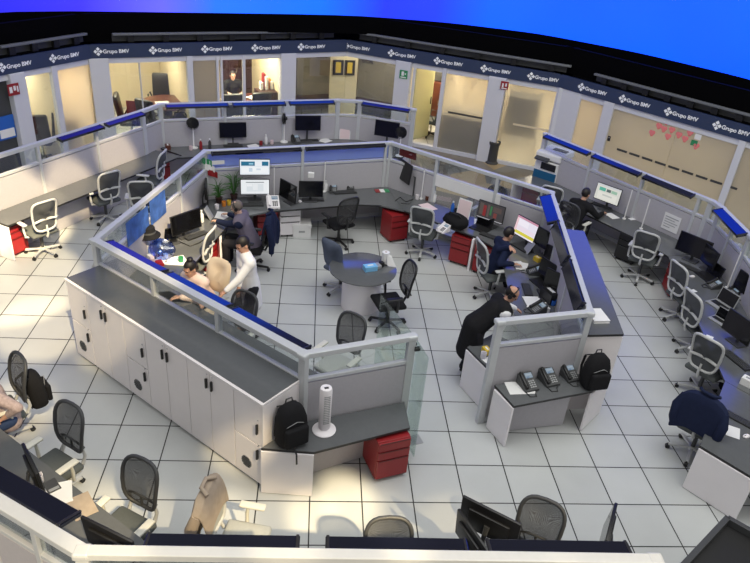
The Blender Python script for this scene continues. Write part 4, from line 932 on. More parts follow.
def item(name, kind, px, py, label, cat, heading=-90, z=DZ, s=1.0, m=None, group=None):
    r = thing(name, label, cat, at(px, py, z), heading, group); B_ = lambda: MB()
    if kind == 'keyboard':
        B_().box((0, 0, .010), (.44 * s, .15 * s, .018), r=.005).build('body', m or 'black', r); k = B_()
        for i in range(4):
            for j in range(12): k.box((-.19 * s + j * .0345 * s, -.05 * s + i * .032 * s, .021), (.028 * s, .025 * s, .006))
        o = k.build('keys', 'dgrey', r); 
    elif kind == 'mouse': B_().ball((0, 0, .014), (.032, .055, .022)).build('body', m or 'black', r, 60); B_().box((0, -.03, .034), (.008, .02, .008), r=.003).build('wheel', 'dgrey', r)
    elif kind == 'phone':
        b = B_(); b.bm; v = [(-.10, -.12, 0), (.10, -.12, 0), (.10, .11, 0), (-.10, .11, 0), (-.10, -.12, .03), (.10, -.12, .03), (.10, .11, .14), (-.10, .11, .14)]
        vv = [b.bm.verts.new(Vector(q) * s) for q in v]
        for f_ in ((0, 1, 2, 3), (4, 5, 6, 7), (0, 1, 5, 4), (1, 2, 6, 5), (2, 3, 7, 6), (3, 0, 4, 7)): b.bm.faces.new([vv[i] for i in f_])
        b.build('body', m or 'dgrey', r)
        ro = Euler((.447, 0, 0)); h = B_().box((-.065 * s, -.0 * s, .105 * s), (.045 * s, .21 * s, .03 * s), r=.012, rot=ro); h.ball((-.065 * s, -.09 * s, .065 * s), .026 * s).ball((-.065 * s, .085 * s, .145 * s), .026 * s); h.build('handset', 'black' if m is None else m, r, 60)
        B_().box((.03 * s, .055 * s, .121 * s), (.10 * s, .07 * s, .006), rot=ro).build('display', 'lightscreen', r)
        k = B_()
        for i in range(3):
            for j in range(4): k.box(((.0 + i * .03) * s, (-.09 + j * .025) * s, (.05 + j * .0122) * s), (.02 * s, .016 * s, .008), rot=ro)
        k.build('keypad', 'dgrey' if m else 'bar', r)
        B_().tube([(-.09 * s, -.12 * s, .01), (-.08 * s, -.2 * s, .008), (-.0 * s, -.22 * s, .008), (.02 * s, -.16 * s, .008), (.06 * s, -.13 * s, .01)], .006, n=6).build('cord', 'black', r)
    elif kind == 'mug':
        B_().lathe([(.036, 0), (.04, .01), (.041, .095), (.036, .095), (.035, .02)], 18).build('body', m or 'white', r, 50); B_().tube([(.04, 0, .08), (.065, 0, .075), (.068, 0, .04), (.04, 0, .025)], .006, n=6).build('handle', m or 'white', r)
    elif kind == 'bottle':
        B_().lathe([(.034, 0), (.036, .01), (.036, .15), (.014, .19), (.014, .21)], 16).build('body', m or 'blue', r, 50); B_().cyl((0, 0, .205), (0, 0, .235), .017).build('cap', 'paper', r)
    elif kind == 'paper':
        b = B_(); b.box((0, 0, .002), (.21 * s, .297 * s, .004)); b.build('sheet', m or 'paper', r)
    elif kind == 'papers':
        for k in range(3): o = B_().box((0, 0, .003 + .005 * k), (.21 * s, .297 * s, .004), .25 * k - .2).build('sheet', m or 'paper', r); o.location = (.03 * k, .02 * (k % 2), 0)
    elif kind == 'book':
        B_().box((0, 0, .02), (.17 * s, .235 * s, .034), r=.003).build('pages', 'paper', r); B_().box((0, 0, .039), (.18 * s, .245 * s, .004)).box((0, 0, .002), (.18 * s, .245 * s, .004)).box((-.088 * s, 0, .02), (.004, .245 * s, .04)).build('cover', m or 'blue', r)
    elif kind == 'laptop':
        B_().box((0, 0, .01), (.33 * s, .23 * s, .018), r=.005).build('base', m or 'dgrey', r); l = B_().box((0, 0, .115 * s), (.33 * s, .012, .22 * s), r=.004).build('lid', m or 'dgrey', r); l.location = (0, .11 * s, .012); l.rotation_euler.x = -.25
        B_().box((0, -.008, .115 * s), (.30 * s, .003, .19 * s)).build('screen', 'blackgloss', l); B_().box((0, .02, .0205), (.28 * s, .11 * s, .003)).build('keys', 'black', r)
    elif kind == 'frame':
        f_ = B_().box((0, 0, .13 * s), (.21 * s, .012, .26 * s), r=.003, rot=Euler((-.18, 0, 0))).build('frame', m or 'dgrey', r); B_().box((0, -.009, .13 * s), (.185 * s, .004, .235 * s), rot=Euler((-.18, 0, 0))).build('print', 'paper_pink', r); B_().bar((0, .1 * s, .0), (0, .02, .2 * s), .03, .006).build('prop', 'dgrey', r)
    elif kind == 'fan':
        B_().lathe([(.09, 0), (.09, .015), (.03, .03), (.014, .05), (.012, .47)], 18).build('stand', 'paper', r, 40)
        B_().cyl((0, .01, .58), (0, .07, .58), .05, .035).build('motor', 'black', r, 40); g = B_()
        for q in (.14, .11, .08, .05): g.tube([(q * math.cos(t), -.03 - .02 * (q < .1), .58 + q * math.sin(t)) for t in [2 * PI * k / 22 for k in range(22)]], .004, True, 5)
        for k in range(10): g.tube([(.02 * math.cos(k * .628), -.05, .58 + .02 * math.sin(k * .628)), (.14 * math.cos(k * .628), -.03, .58 + .14 * math.sin(k * .628)), (.05 * math.cos(k * .628), .03, .58 + .05 * math.sin(k * .628))], .003, n=5)
        g.build('grille', 'black', r); bl = B_()
        for k in range(5): bl.box((.07 * math.cos(k * 1.2566), -.012, .58 + .07 * math.sin(k * 1.2566)), (.11, .006, .075), rot=Euler((.35, -k * 1.2566, 0)))
        bl.cyl((0, -.03, .58), (0, .01, .58), .03); bl.cyl((0, .012, .58), (0, .02, .58), .135, n=24); bl.build('blades', 'black', r)
    elif kind == 'pole':
        B_().cyl((0, 0, 0), (0, 0, .02), .035).cyl((0, 0, 0), (0, 0, .66 * s), .012, n=10).build('post', m or 'paper', r, 40)
        B_().cyl((0, 0, .66 * s), (0, 0, .67 * s), .016).build('cap', 'bar', r)
    elif kind == 'plant':
        B_().lathe([(.05, 0), (.07, .11), (.075, .12), (.06, .12)], 16).build('pot', m or 'darkwood', r, 40); l = B_(); rr = random.Random(px)
        for k in range(34):
            a = rr.uniform(0, 6.28); e_ = rr.uniform(.08, .28) * s; h = rr.uniform(.08, .42) * s; p = Vector((e_ * math.cos(a), e_ * math.sin(a), .12 + h)); m_ = Vector((e_ * .3 * math.cos(a), e_ * .3 * math.sin(a), .12 + h * .8))
            l.tube([(0, 0, .1), m_, p], [.004, .016, .002], n=5, flat=.35)
        l.build('foliage', 'green', r)
    elif kind == 'tablet':
        B_().box((0, 0, .10), (.19, .010, .25), r=.004, rot=Euler((-.5, 0, 0))).build('body', m or 'bar', r); B_().box((0, .06, .05), (.12, .012, .12), rot=Euler((.5, 0, 0))).build('prop', 'dgrey', r)
    elif kind == 'box': B_().box((0, 0, .05 * s), (.16 * s, .11 * s, .10 * s), r=.004).build('body', m or 'paper', r); B_().box((0, 0, .102 * s), (.09 * s, .03 * s, .004)).build('lid', 'paper' if m else 'bar', r)
    elif kind == 'calc': B_().box((0, 0, .012), (.13, .18, .022), r=.005).build('body', m or 'dgrey', r); B_().box((0, .06, .025), (.1, .035, .004)).build('display', 'bar', r)
    return r
M['lightscreen'] = screen_mat('phone_display', (.35, .45, .55), [(.1, .9, .6, .8, (.5, .6, .7)), (.1, .5, .1, .4, (.2, .3, .45))], .6)
def hang(name, p0, p1, px, py, off_, w_, h_, m, lab, cat, extra=None):
    p = atw(px, py, p0, p1, off_); r = thing(name, lab, cat, p); r.rotation_euler.z = math.atan2(p1[1] - p0[1], p1[0] - p0[0]); 
    MB().box((0, 0, 0), (w_, .006, h_)).build('sheet', m, r)
    if extra:
        b = MB()
        for x, z, a, c_2 in extra[1]: b.box((x * w_, -.006 if off_ < 0 else .006, z * h_), (a * w_, .004, c_2 * h_))
        b.build('print', extra[0], r)
    return r
K_ = 'keyboard'
# rear desk of the outer ring
item('desk_fan', 'fan', 194, 148, 'black round fan on a pale stand at the left of the rear desk', 'fan', -85)
item('desk_fan', 'fan', 284, 142, 'black round fan on a pale stand beside the middle rear monitor', 'fan', 190)
item('desk_fan', 'fan', 399, 156, 'black round fan on a pale stand at the right end of the rear desk', 'fan', -120)
for nm, kd, px, py, lb, cat, hdg, m, s in [
 ('bottle', 'bottle', 201, 149, 'red bottle on the rear desk near the left fan', 'bottle', 0, 'red', 1.0), ('bottle', 'bottle', 210, 148.5, 'dark bottle on the rear desk right of the red bottle', 'bottle', 0, 'dgrey', 1), ('mug', 'mug', 191, 150, 'pinkish mug on the rear desk left of the red bottle', 'mug', 0, 'paper_pink', 1.2),
 ('storage_tin', 'box', 168, 149, 'small dark red box at the left corner of the rear desk', 'box', 20, 'wood', 1),
 ('keyboard', K_, 233, 146, 'black keyboard below the left rear monitor', 'keyboard', -76, None, 1), ('bottle', 'bottle', 266, 144, 'white bottle on the rear desk left of the middle fan', 'bottle', 0, 'paper', 1.1), ('mug', 'mug', 261, 145, 'red mug on the rear desk beside the white bottle', 'mug', 0, 'red', 1.2), ('mug', 'mug', 272, 144, 'pink mug on the rear desk right of the white bottle', 'mug', 0, 'paper_pink', 1.2), ('paper_stack', 'papers', 254, 147, 'white papers on the rear desk left of the red mug', 'paper', 20, None, .8),
 ('keyboard', K_, 309, 140, 'black keyboard below the middle rear monitor', 'keyboard', -80, None, 1), ('paper_stack', 'papers', 326, 141, 'white papers beside the keyboard of the middle rear monitor', 'paper', 60, None, .9), ('desk_phone', 'phone', 296, 142, 'dark telephone left of the keyboard on the rear desk', 'telephone', -70, None, 1),
 ('picture_frame', 'frame', 344.5, 139, 'pale picture card standing on the rear desk at the ring corner', 'picture frame', -85, 'paper', 1.3), ('mug', 'mug', 357, 139, 'pink mug on the rear desk right of the picture card', 'mug', 0, 'paper_pink', 1.3), ('box', 'box', 363, 139, 'small white box on the rear desk right of the pink mug', 'box', -95, None, .8), ('mug', 'mug', 371, 141, 'white mug on the rear desk left of the right end monitor', 'mug', 0, 'white', 1), ('keyboard', K_, 384, 153, 'black keyboard below the right end rear monitor', 'keyboard', -105, None, 1),
 # left worktop of the ring
 ('plant', 'plant', 234, 200, 'leafy green plant left of the stacked white screens', 'plant', 0, None, 1.25), ('plant', 'plant', 219, 203, 'smaller green plant in the rear left corner of the ring', 'plant', 0, None, .9),
 ('tablet', 'tablet', 209, 218, 'grey tablet propped up before the grey-haired man', 'tablet', -10, None, 1), ('paper_stack', 'papers', 224, 216, 'white papers under the hands of the grey-haired man', 'paper', 70, None, .9), ('mug', 'mug', 217, 209, 'white mug behind the grey tablet', 'mug', 0, 'white', 1.2), ('mug', 'mug', 224, 206, 'orange mug by the corner plants', 'mug', 0, 'orange', 1.2), ('mug', 'mug', 229, 205, 'yellow mug by the corner plants', 'mug', 0, 'yellow', 1.1),
 ('keyboard', K_, 196, 236, 'black keyboard in front of the large left monitor', 'keyboard', -42, None, 1), ('bottle', 'bottle', 202, 222, 'white bottle right of the large left monitor', 'bottle', 0, 'paper', 1), ('laptop', 'laptop', 170, 243, 'dark laptop left of the large left monitor', 'laptop', -60, None, .9), ('paper_stack', 'papers', 176, 262, 'white papers by the woman in pink', 'paper', 10, None, 1), ('mug', 'mug', 166, 259, 'white mug by the colourful papers', 'mug', 0, 'white', 1), ('book', 'book', 156, 265, 'red covered booklet by the low blue shelves', 'book', 30, 'red', .9), ('keyboard', K_, 186, 283, 'black keyboard before the woman in pink', 'keyboard', 50, None, 1), ('paper_stack', 'papers', 163, 262, 'colourless sheets left of the woman in pink', 'paper', 50, None, .8), ('mug', 'mug', 181, 262, 'green and white mug at the shoulder of the woman in pink', 'mug', 0, 'greensign', 1.3),
 # rear worktop of the ring
 ('keyboard', K_, 252, 205, 'black keyboard below the stacked white screens', 'keyboard', -82, None, 1), ('desk_phone', 'phone', 273, 206, 'white telephone on the rear worktop left of the black monitors', 'telephone', -80, 'white', 1.2), ('keyboard', K_, 313, 200, 'black keyboard below the monitor with the white box', 'keyboard', -82, None, 1), ('mouse', 'mouse', 300, 202, 'white mouse beside the rear worktop keyboard', 'mouse', -82, 'white', 1),
 ('bottle', 'bottle', 325.5, 191, 'white bottle beside the slim pole on the rear worktop', 'bottle', 0, 'paper', 1), ('desk_phone', 'phone', 333, 191, 'dark telephone right of the white bottle', 'telephone', -90, None, .8), ('keyboard', K_, 345, 192.5, 'black keyboard left of the flag coloured card', 'keyboard', -75, None, 1.1), ('desk_phone', 'phone', 350, 188, 'small dark telephone behind the keyboard at the rear worktop', 'telephone', -85, None, .8),
 ('mug', 'mug', 417, 199, 'white mug under the edge-on monitor', 'mug', 0, 'white', 1.3), ('mug', 'mug', 427, 200, 'dark red mug by the pink paper', 'mug', 0, 'wood', 1.4), ('bottle', 'bottle', 434, 202, 'white bottle at the corner post by the pink paper', 'bottle', 0, 'paper', 1.1), ('paper', 'paper', 428, 207, 'sheet of pink paper on the rear right worktop', 'paper', -60, 'paper_pink', 1.15),
 # rear right worktop
 ('bottle', 'bottle', 452, 212, 'left one of two blue bottles behind the black bag', 'bottle', 0, 'blue', 1.2), ('bottle', 'bottle', 460, 212, 'right one of two blue bottles behind the black bag', 'bottle', 0, 'blue', 1.3), ('mug', 'mug', 456, 213, 'black mug between the two blue bottles', 'mug', 0, 'black', 1.3), ('picture_frame', 'frame', 463, 217, 'white document frame standing left of the trading screen', 'picture frame', -130, 'paper', 1.4), ('desk_phone', 'phone', 443, 231, 'white telephone beside the black bag', 'telephone', -140, 'white', .9), ('paper', 'paper', 479, 222, 'white sheet left of the trading screen', 'paper', -100, None, .9), ('laptop', 'laptop', 480, 229, 'black laptop below the trading screen', 'laptop', -135, 'black', 1.1), ('keyboard', K_, 491, 237, 'black keyboard below the trading screen', 'keyboard', -130, None, 1),
 ('tablet', 'tablet', 528, 252, 'grey tablet standing below the bright yellow screen', 'tablet', -170, None, 1.1), ('keyboard', K_, 520, 248, 'black keyboard before the man in navy', 'keyboard', -150, None, .9), ('paper_stack', 'papers', 522, 266, 'crumpled white papers on the cluttered worktop', 'paper', 80, None, .9), ('box', 'box', 537, 261, 'small yellow box on the cluttered worktop', 'box', 30, 'yellow', .8), ('paper', 'paper', 548, 267, 'white sheet behind the yellow box', 'paper', 100, None, .7), ('desk_phone', 'phone', 534, 273, 'dark telephone with lit display on the cluttered worktop', 'telephone', 180, None, 1), ('keyboard', K_, 527, 290, 'black keyboard on bare worktop behind the bending man', 'keyboard', 175, 'black', .9), ('laptop', 'laptop', 546, 277, 'black laptop between dark monitors on the cluttered worktop', 'laptop', 185, 'black', 1), ('keyboard', K_, 543, 296, 'black keyboard nearer the white papers', 'keyboard', 178, 'black', .9), ('paper_stack', 'papers', 537, 304, 'large white papers in front of the bending man', 'paper', 75, None, 1.25), ('mug', 'mug', 553, 305, 'bright blue cup beside the bending man\'s papers', 'mug', 0, 'blue', 1.5), ('desk_phone', 'phone', 537, 311, 'dark telephone under the hand of the bending man', 'telephone', 200, None, 1), ('bottle', 'bottle', 553, 297, 'pale bottle behind the bright blue cup', 'bottle', 0, 'bar', 1), ('box', 'box', 545, 311, 'white box near the glass band of the short screen', 'box', 15, None, .8), ('tablet', 'tablet', 556, 256, 'light grey tablet leaning at the right screen', 'tablet', 180, 'printer_blue', 1), ('mug', 'mug', 548, 250, 'dark mug behind the bright yellow screen', 'mug', 0, 'dgrey', 1.3), ('keyboard', K_, 560, 240, 'black keyboard stored behind the bright yellow screen', 'keyboard', 90, 'black', .8),
 ('box', 'box', 486, 353, 'small yellow box on the white desk end', 'box', 20, 'yellow', .8), ('mug', 'mug', 483, 358, 'white cup on the white desk end', 'mug', 0, 'white', 1.1), ('paper', 'paper', 488, 360, 'crumpled white paper beside the yellow box', 'paper', 30, None, .5),
 # three phones outside
 ('desk_phone', 'phone', 527, 386, 'desk phone standing on white paper, nearest the tall post', 'telephone', -72, None, 1.05), ('desk_phone', 'phone', 548, 381, 'desk phone with the brightest display, middle of three on the low desk', 'telephone', -72, None, 1.05), ('desk_phone', 'phone', 569, 377, 'desk phone nearest the right backpack on the low desk', 'telephone', -72, None, .95), ('paper', 'paper', 520, 388, 'white paper under the desk phone nearest the tall post', 'paper', 5, None, 1.2),
 # right hand desks
 ('mug', 'mug', 621, 206, 'white mug right of the lit news screen', 'mug', 0, 'white', 1.3), ('bottle', 'bottle', 625, 214, 'clear bottle at the slim pole right of the lit news screen', 'bottle', 0, 'bar', 1.1), ('keyboard', K_, 601, 206, 'black keyboard below the lit news screen', 'keyboard', -138, None, 1), ('paper', 'paper', 612, 216, 'white paper right of the man in black', 'paper', -70, None, .9), ('desk_phone', 'phone', 588, 194, 'dark telephone left of the lit news screen', 'telephone', -120, None, .9), ('card', 'paper', 632, 219, 'small white card on the right rear desk by the slim pole', 'card', 20, None, .45),
 ('keyboard', K_, 689, 268, 'black keyboard below the large black monitor at the bend', 'keyboard', -142, None, 1), ('mouse', 'mouse', 692, 277, 'white mouse on the right side desk', 'mouse', 180, 'white', 1.3), ('laptop', 'laptop', 706, 277, 'open black laptop below the second monitor at the bend', 'laptop', 190, 'black', 1.1), ('paper', 'paper', 693, 291, 'little white note on the right side desk edge', 'paper', 20, None, .4), ('desk_phone', 'phone', 713, 287, 'dark telephone with white label at the right side desk', 'telephone', 190, None, .9), ('laptop', 'laptop', 719, 306, 'silver laptop on the right side desk', 'laptop', 200, 'bar', 1.1), ('desk_phone', 'phone', 731, 295, 'dark telephone behind the silver laptop', 'telephone', 190, None, 1), ('laptop', 'laptop', 718, 321, 'small grey laptop nearer than the silver laptop', 'laptop', 205, 'bar', .8), ('paper', 'paper', 709, 338, 'white note at the desk edge by the third grey chair', 'paper', 50, None, .5), ('keyboard', K_, 737, 361, 'black keyboard below the monitor with pale top edge', 'keyboard', 195, 'black', 1.1), ('box', 'box', 747, 385, 'white box at the right picture edge', 'box', 40, None, 1.1), ('keyboard', K_, 741, 421, 'black keyboard on the desk end with the white panel', 'keyboard', -140, 'black', .9), ('paper', 'paper', 733, 432, 'white and black card on the desk end with the white panel', 'paper', 60, None, .75), ('mouse', 'mouse', 746, 437, 'white mouse on the desk end with the white panel', 'mouse', 200, 'white', 1.6),
 # near left desk
 ('calculator', 'calc', 52, 487, 'dark calculator with red trim on the near left desk', 'calculator', 130, None, 1), ('paper_stack', 'papers', 61, 493, 'white printed papers on the near left desk', 'paper', 120, None, 1), ('envelope', 'paper', 82, 506, 'brown envelope on the near left desk', 'envelope', 125, 'beige', 1.05), ('mug', 'mug', 40, 482, 'white cup by the edge-on monitor at the near left desk', 'mug', 0, 'white', 1), ('keyboard', K_, 60, 470, 'black keyboard by the lone chair at the near left desk', 'keyboard', 45, 'dgrey', .01)]:
    if s < .1: continue
    item(nm, kd, px, py, lb, cat, hdg, s=s, m=m)
item('document_box', 'box', 549, 300, 'black box file between the dark monitors at the right of the ring', 'box', 200, s=1.8, m='black')
item('laptop', 'laptop', 541, 284, 'open black laptop right of the bare-worktop keyboard', 'laptop', 200, s=1.1, m='black')
item('desk_bag', 'box', 551, 232, 'black bag standing behind the bright yellow screen', 'bag', 60, s=2.4, m='black')
monitor(549, 270, .98, 205, 'small black monitor between the two larger dark ones', .44, .3)
hang('white_board', E, G, 466, 190, -.03, 1.5, .24, 'paper', 'long white board strip across the fully glazed bay', 'board')
item('book', 'book', 597, 317, 'white book lying on the blue-lit counter', 'book', -85, z=CZ, s=1.3, m='paper')
for px, py, lb, s in [(324, 192, 'slim white pole on the rear worktop beside the white bottle', 1), (421, 199, 'slim white pole by the edge-on monitor', 1), (274, 198, 'slim white pole behind the turned black monitor', 1), (624, 219, 'slim white pole right of the lit news screen', 1), (641, 229, 'slim white pole left of the white paper on the right screen', 1), (727, 288, 'slim white pole behind the silver laptop', 1.1)]:
    item('light_pole', 'pole', px, py, lb, 'pole', s=s)
# monitor arm for the edge-on screen
c = at(413, 196, DZ); r = thing('monitor_mount', 'jointed grey arm holding the edge-on monitor', 'monitor arm', c); d_ = at(404, 171, 1.16) - c
MB().cyl((0, 0, 0), (0, 0, .42), .016).build('arm_post', 'dgrey', r, 40); MB().tube([(0, 0, .40), (d_.x * .5 + .05, d_.y * .5 + .05, .42), (d_.x + .03, d_.y, d_.z)], .016).build('arm_link', 'dgrey', r)
# wall-hung things inside the ring
txt = ('bar', [(0, .3, .8, .05), (-.1, .15, .6, .04), (0, 0, .8, .04), (-.05, -.15, .7, .04), (-.2, -.3, .4, .04)])
hang('notice', R0, R1, 671, 223, -.035, .36, .34, 'paper', 'white paper notice pinned on the right rear screen', 'notice', txt)
hang('name_label', D, E, 217, 162.5, -.04, .28, .08, 'paper', 'white label strip pinned right of the small flag', 'label')
M['poster_blue'] = mat('blue_poster_print', (.05, .13, .42), .5, 0, .9, 7)
hang('poster', C, D, 138, 226, -.04, .70, .40, 'poster_blue', 'mottled blue poster on the left ring screen nearer the low shelves', 'poster')
hang('poster', C, D, 158, 207, -.04, .55, .42, 'poster_blue', 'mottled blue poster on the left ring screen near the posts', 'poster')
hang('poster', E, G, 408, 152, .06, .42, .25, 'red', 'red and blue picture leaning at the glass band near the ring rear corner', 'poster', ('poster_blue', [(.25, -.2, .4, .5), (-.2, .2, .3, .3)]))
p = atw(207, 165, D, E, -.05); r = thing('pennant', 'small green white and red flag hanging in the rear left corner', 'flag', p); r.rotation_euler.z = math.atan2(E[1] - D[1], E[0] - D[0])
for k, m in enumerate(('greensign', 'paper', 'red')): MB().sheet([[(-.09 + .18 * j / 4 + .05 * k, -.015 * math.sin(j * 1.7), .16 - .12 * k - .12 * q_ - .02 * j) for j in range(5)] for q_ in (0, 1)], .006).build('stripe', m, r)
p = at(382, 191, DZ); r = thing('flag_card', 'green white and red card lying on the rear worktop', 'card', p, -80)
for k, m in enumerate(('red', 'paper', 'greensign')): MB().box((-.10 + .1 * k, 0, .006), (.1, .15, .012)).build('stripe', m, r)
# cables on worktops
for pts, lb in (([(395, 201), (400, 197), (406, 202), (413, 199), (409, 204), (401, 203)], 'tangled black cable under the edge-on monitor'), ([(176, 240), (190, 246), (199, 243), (206, 238)], 'black cable on the sunlit left worktop')):
    o = MB().tube([at(x, y, DZ + .008 + .004 * (i % 2)) for i, (x, y) in enumerate(pts)], .008, n=6).build('cable', 'black', smooth=60); tag(o, lb, 'cable')
# hat on a stand, clear bag
c = at(150, 255, DZ); r = thing('hat_stand', 'white stand under the black bucket hat in the left of the ring', 'stand', c); MB().lathe([(.09, 0), (.09, .02), (.05, .04), (.045, .36), (.06, .38)], 18).build('column', 'white', r, 40)
r = thing('bucket_hat', 'black bucket hat resting on a white stand', 'hat', c + Vector((0, 0, .36))); MB().lathe([(.20, .0), (.20, .008), (.125, .06), (.11, .15), (.07, .17), (.0, .172)], 24).build('hat_body', 'blackcloth', r, 50); MB().lathe([(.127, .055), (.13, .06), (.122, .085), (.118, .085)], 24).build('hat_band', 'dgrey', r)
o = MB().ball((0, 0, .16), (.2, .17, .17), u=20, w=12); rr = random.Random(3)
for v in o.bm.verts: v.co *= 1 + rr.uniform(-.09, .09)
o = o.build('plastic_bag', 'glass_blue', smooth=60); o.location = at(163, 258, DZ); tag(o, 'bluish clear plastic bag between the hat and the woman in pink', 'bag')
r = thing('bag_contents', 'pink and white packets beside the plastic bag', 'packets', at(152, 262, DZ), 20); MB().box((-.06, 0, .06), (.1, .07, .12), r=.01).build('packet', 'paper_pink', r); MB().box((.06, .02, .05), (.1, .07, .1), .4, r=.01).build('packet', 'paper', r)
o = MB().ball((0, 0, .13), (.27, .18, .15), u=24, w=14)
for v in o.bm.verts: v.co.z = max(v.co.z, .0); v.co += Vector((rr.uniform(-.012, .012), rr.uniform(-.012, .012), 0))
r = thing('black_bag', 'black soft bag lying on the worktop left of the trading screen', 'bag', at(455, 227, DZ), -135); o = o.build('bag_body', 'blackcloth', r, 60); MB().tube([(-.14, -.05, .24), (-.1, -.1, .31), (.1, -.1, .31), (.14, -.05, .24)], .012).build('handle', 'black', r)
# storage boxes on the floor
r = thing('archive_box', 'white lidded archive box on the floor under the rear worktop', 'box', at(301, 238, 0) + Vector((0, .17, 0)), -85); MB().box((0, 0, .12), (.36, .30, .24), r=.006).build('body', 'paper', r); MB().box((0, 0, .25), (.38, .32, .07), r=.006).build('lid', 'paper', r); MB().box((0, -.153, .13), (.12, .006, .04)).build('label', 'bar', r); plab(r.children[-1], 'grey label')
# round table things
r = thing('tissue_box', 'light blue tissue box on the round grey table', 'tissue box', at(370, 270, .73), -70); MB().box((0, 0, .045), (.22, .13, .09), r=.006).build('body', 'lightblue', r); MB().box((0, 0, .092), (.1, .03, .006)).build('opening', 'paper', r)
r = thing('handheld_device', 'black and white device with a cord on the round table', 'device', at(379, 267, .73), -60); MB().box((-.03, 0, .03), (.09, .13, .06), r=.01).build('body', 'bar', r); MB().box((.05, 0, .045), (.07, .09, .09), r=.015).build('grip', 'black', r); MB().tube([(.08, 0, .03), (.15, -.03, .01), (.2, .02, .01), (.26, -.03, .01)], .012, n=6).build('cord', 'black', r)
r = thing('paper_roll', 'white paper towel roll standing on the round table', 'paper roll', at(385, 263, .73)); MB().lathe([(.02, 0), (.065, 0), (.065, .21), (.02, .21)], 24).build('roll', 'paper', r, 40); MB().cyl((0, 0, .205), (0, 0, .212), .018).build('core', 'beige', r)
MB().sheet([[(.02 + .0 * k, -.062 - .05 * k * .3, .19 - .062 * k), (.09 + .03 * k, -.06 - .05 * k * .5, .18 - .060 * k)] for k in range(4)], .003).build('loose_sheet', 'paper', r)
# tower fan on low desk
r = thing('tower_fan', 'white tower fan on a round base on the low desk', 'fan', at(324, 430, DZ), -75)
MB().lathe([(.135, 0), (.14, .012), (.12, .03), (.05, .045)], 28).build('foot', 'white', r, 40); MB().lathe([(.055, .035), (.07, .06), (.072, .60), (.064, .63), (.03, .635)], 24).build('column', 'white', r, 40)
s_ = MB()
for k in range(16): s_.box((0, -.068, .16 + .026 * k), (.07, .012, .010))
s_.build('grille', 'bar', r); MB().box((0, -.01, .637), (.05, .03, .006), r=.002).build('control_panel', 'dgrey', r)
# floor outlet
o = MB().box((0, 0, .004), (.17, .17, .008), r=.002).build('floor_outlet', 'bar'); o.location = at(415, 440, 0); o.rotation_euler.z = .3; tag(o, 'square metal outlet cover in the floor by the red drawers', 'floor outlet')
# backpacks
def backpack(loc, heading, label, s=1.0, strap=True):
    r = thing('backpack', label, 'backpack', loc, heading)
    b = MB(); prof = [(0, .13, .085), (.03, .155, .10), (.15, .165, .11), (.30, .155, .10), (.40, .125, .085), (.455, .07, .05), (.47, .02, .02)]
    rows = []
    for z, w2, d2 in prof: rows.append([b.bm.verts.new((s * w2 * math.copysign(abs(math.cos(a)) ** .6, math.cos(a)), s * (d2 * math.copysign(abs(math.sin(a)) ** .6, math.sin(a)) + .04 * z), s * z)) for a in [2 * PI * k / 20 for k in range(20)]])
    for p, q in zip(rows, rows[1:]):
        for k in range(20): b.bm.faces.new((p[k], p[(k + 1) % 20], q[(k + 1) % 20], q[k]))
    b.bm.faces.new(rows[0]); b.bm.faces.new(rows[-1]); b.build('main_body', 'blackcloth', r, 60)
    MB().box((0, -.115 * s, .15 * s), (.25 * s, .06 * s, .22 * s), r=.025, seg=3).build('front_pocket', 'blackcloth', r, 60)
    MB().tube([(-.04 * s, .06 * s, .44 * s), (-.03 * s, .06 * s, .50 * s), (.03 * s, .06 * s, .50 * s), (.04 * s, .06 * s, .44 * s)], .009, n=6).build('grab_handle', 'black', r)
    for q in (-1, 1): MB().tube([(q * .07 * s, .07 * s, .43 * s), (q * .09 * s, .16 * s, .36 * s), (q * .10 * s, .17 * s, .2 * s), (q * .12 * s, .1 * s, .04 * s)], .02 * s, n=6, flat=.4).build('shoulder_strap', 'black', r)
    MB().tube([(-.12 * s, -.07 * s, .25 * s), (0, -.12 * s, .34 * s), (.12 * s, -.07 * s, .25 * s)], .004, n=5).build('zip', 'bar', r)
    return r
b1 = backpack(at(291, 441, DZ), -60, 'black backpack leaning at the cabinet end left of the white tower fan', 1.15)
MB().tube([(.0, -.12, .2), (-.04, -.17, .02), (-.05, -.23, .008), (-.055, -.25, -.12)], .012, n=6, flat=.5).build('hanging_strap', 'black', b1)
b2 = backpack(at(592, 386, DZ), -80, 'black backpack standing at the right end of the phone desk', 1.1)
backpack(at(38, 402, .35), 40, 'black backpack hung on the chair at the left edge', 1.05)
backpack(c_(728, 390), -130, 'black bag on the floor under the right side desk behind the chairs', .95)
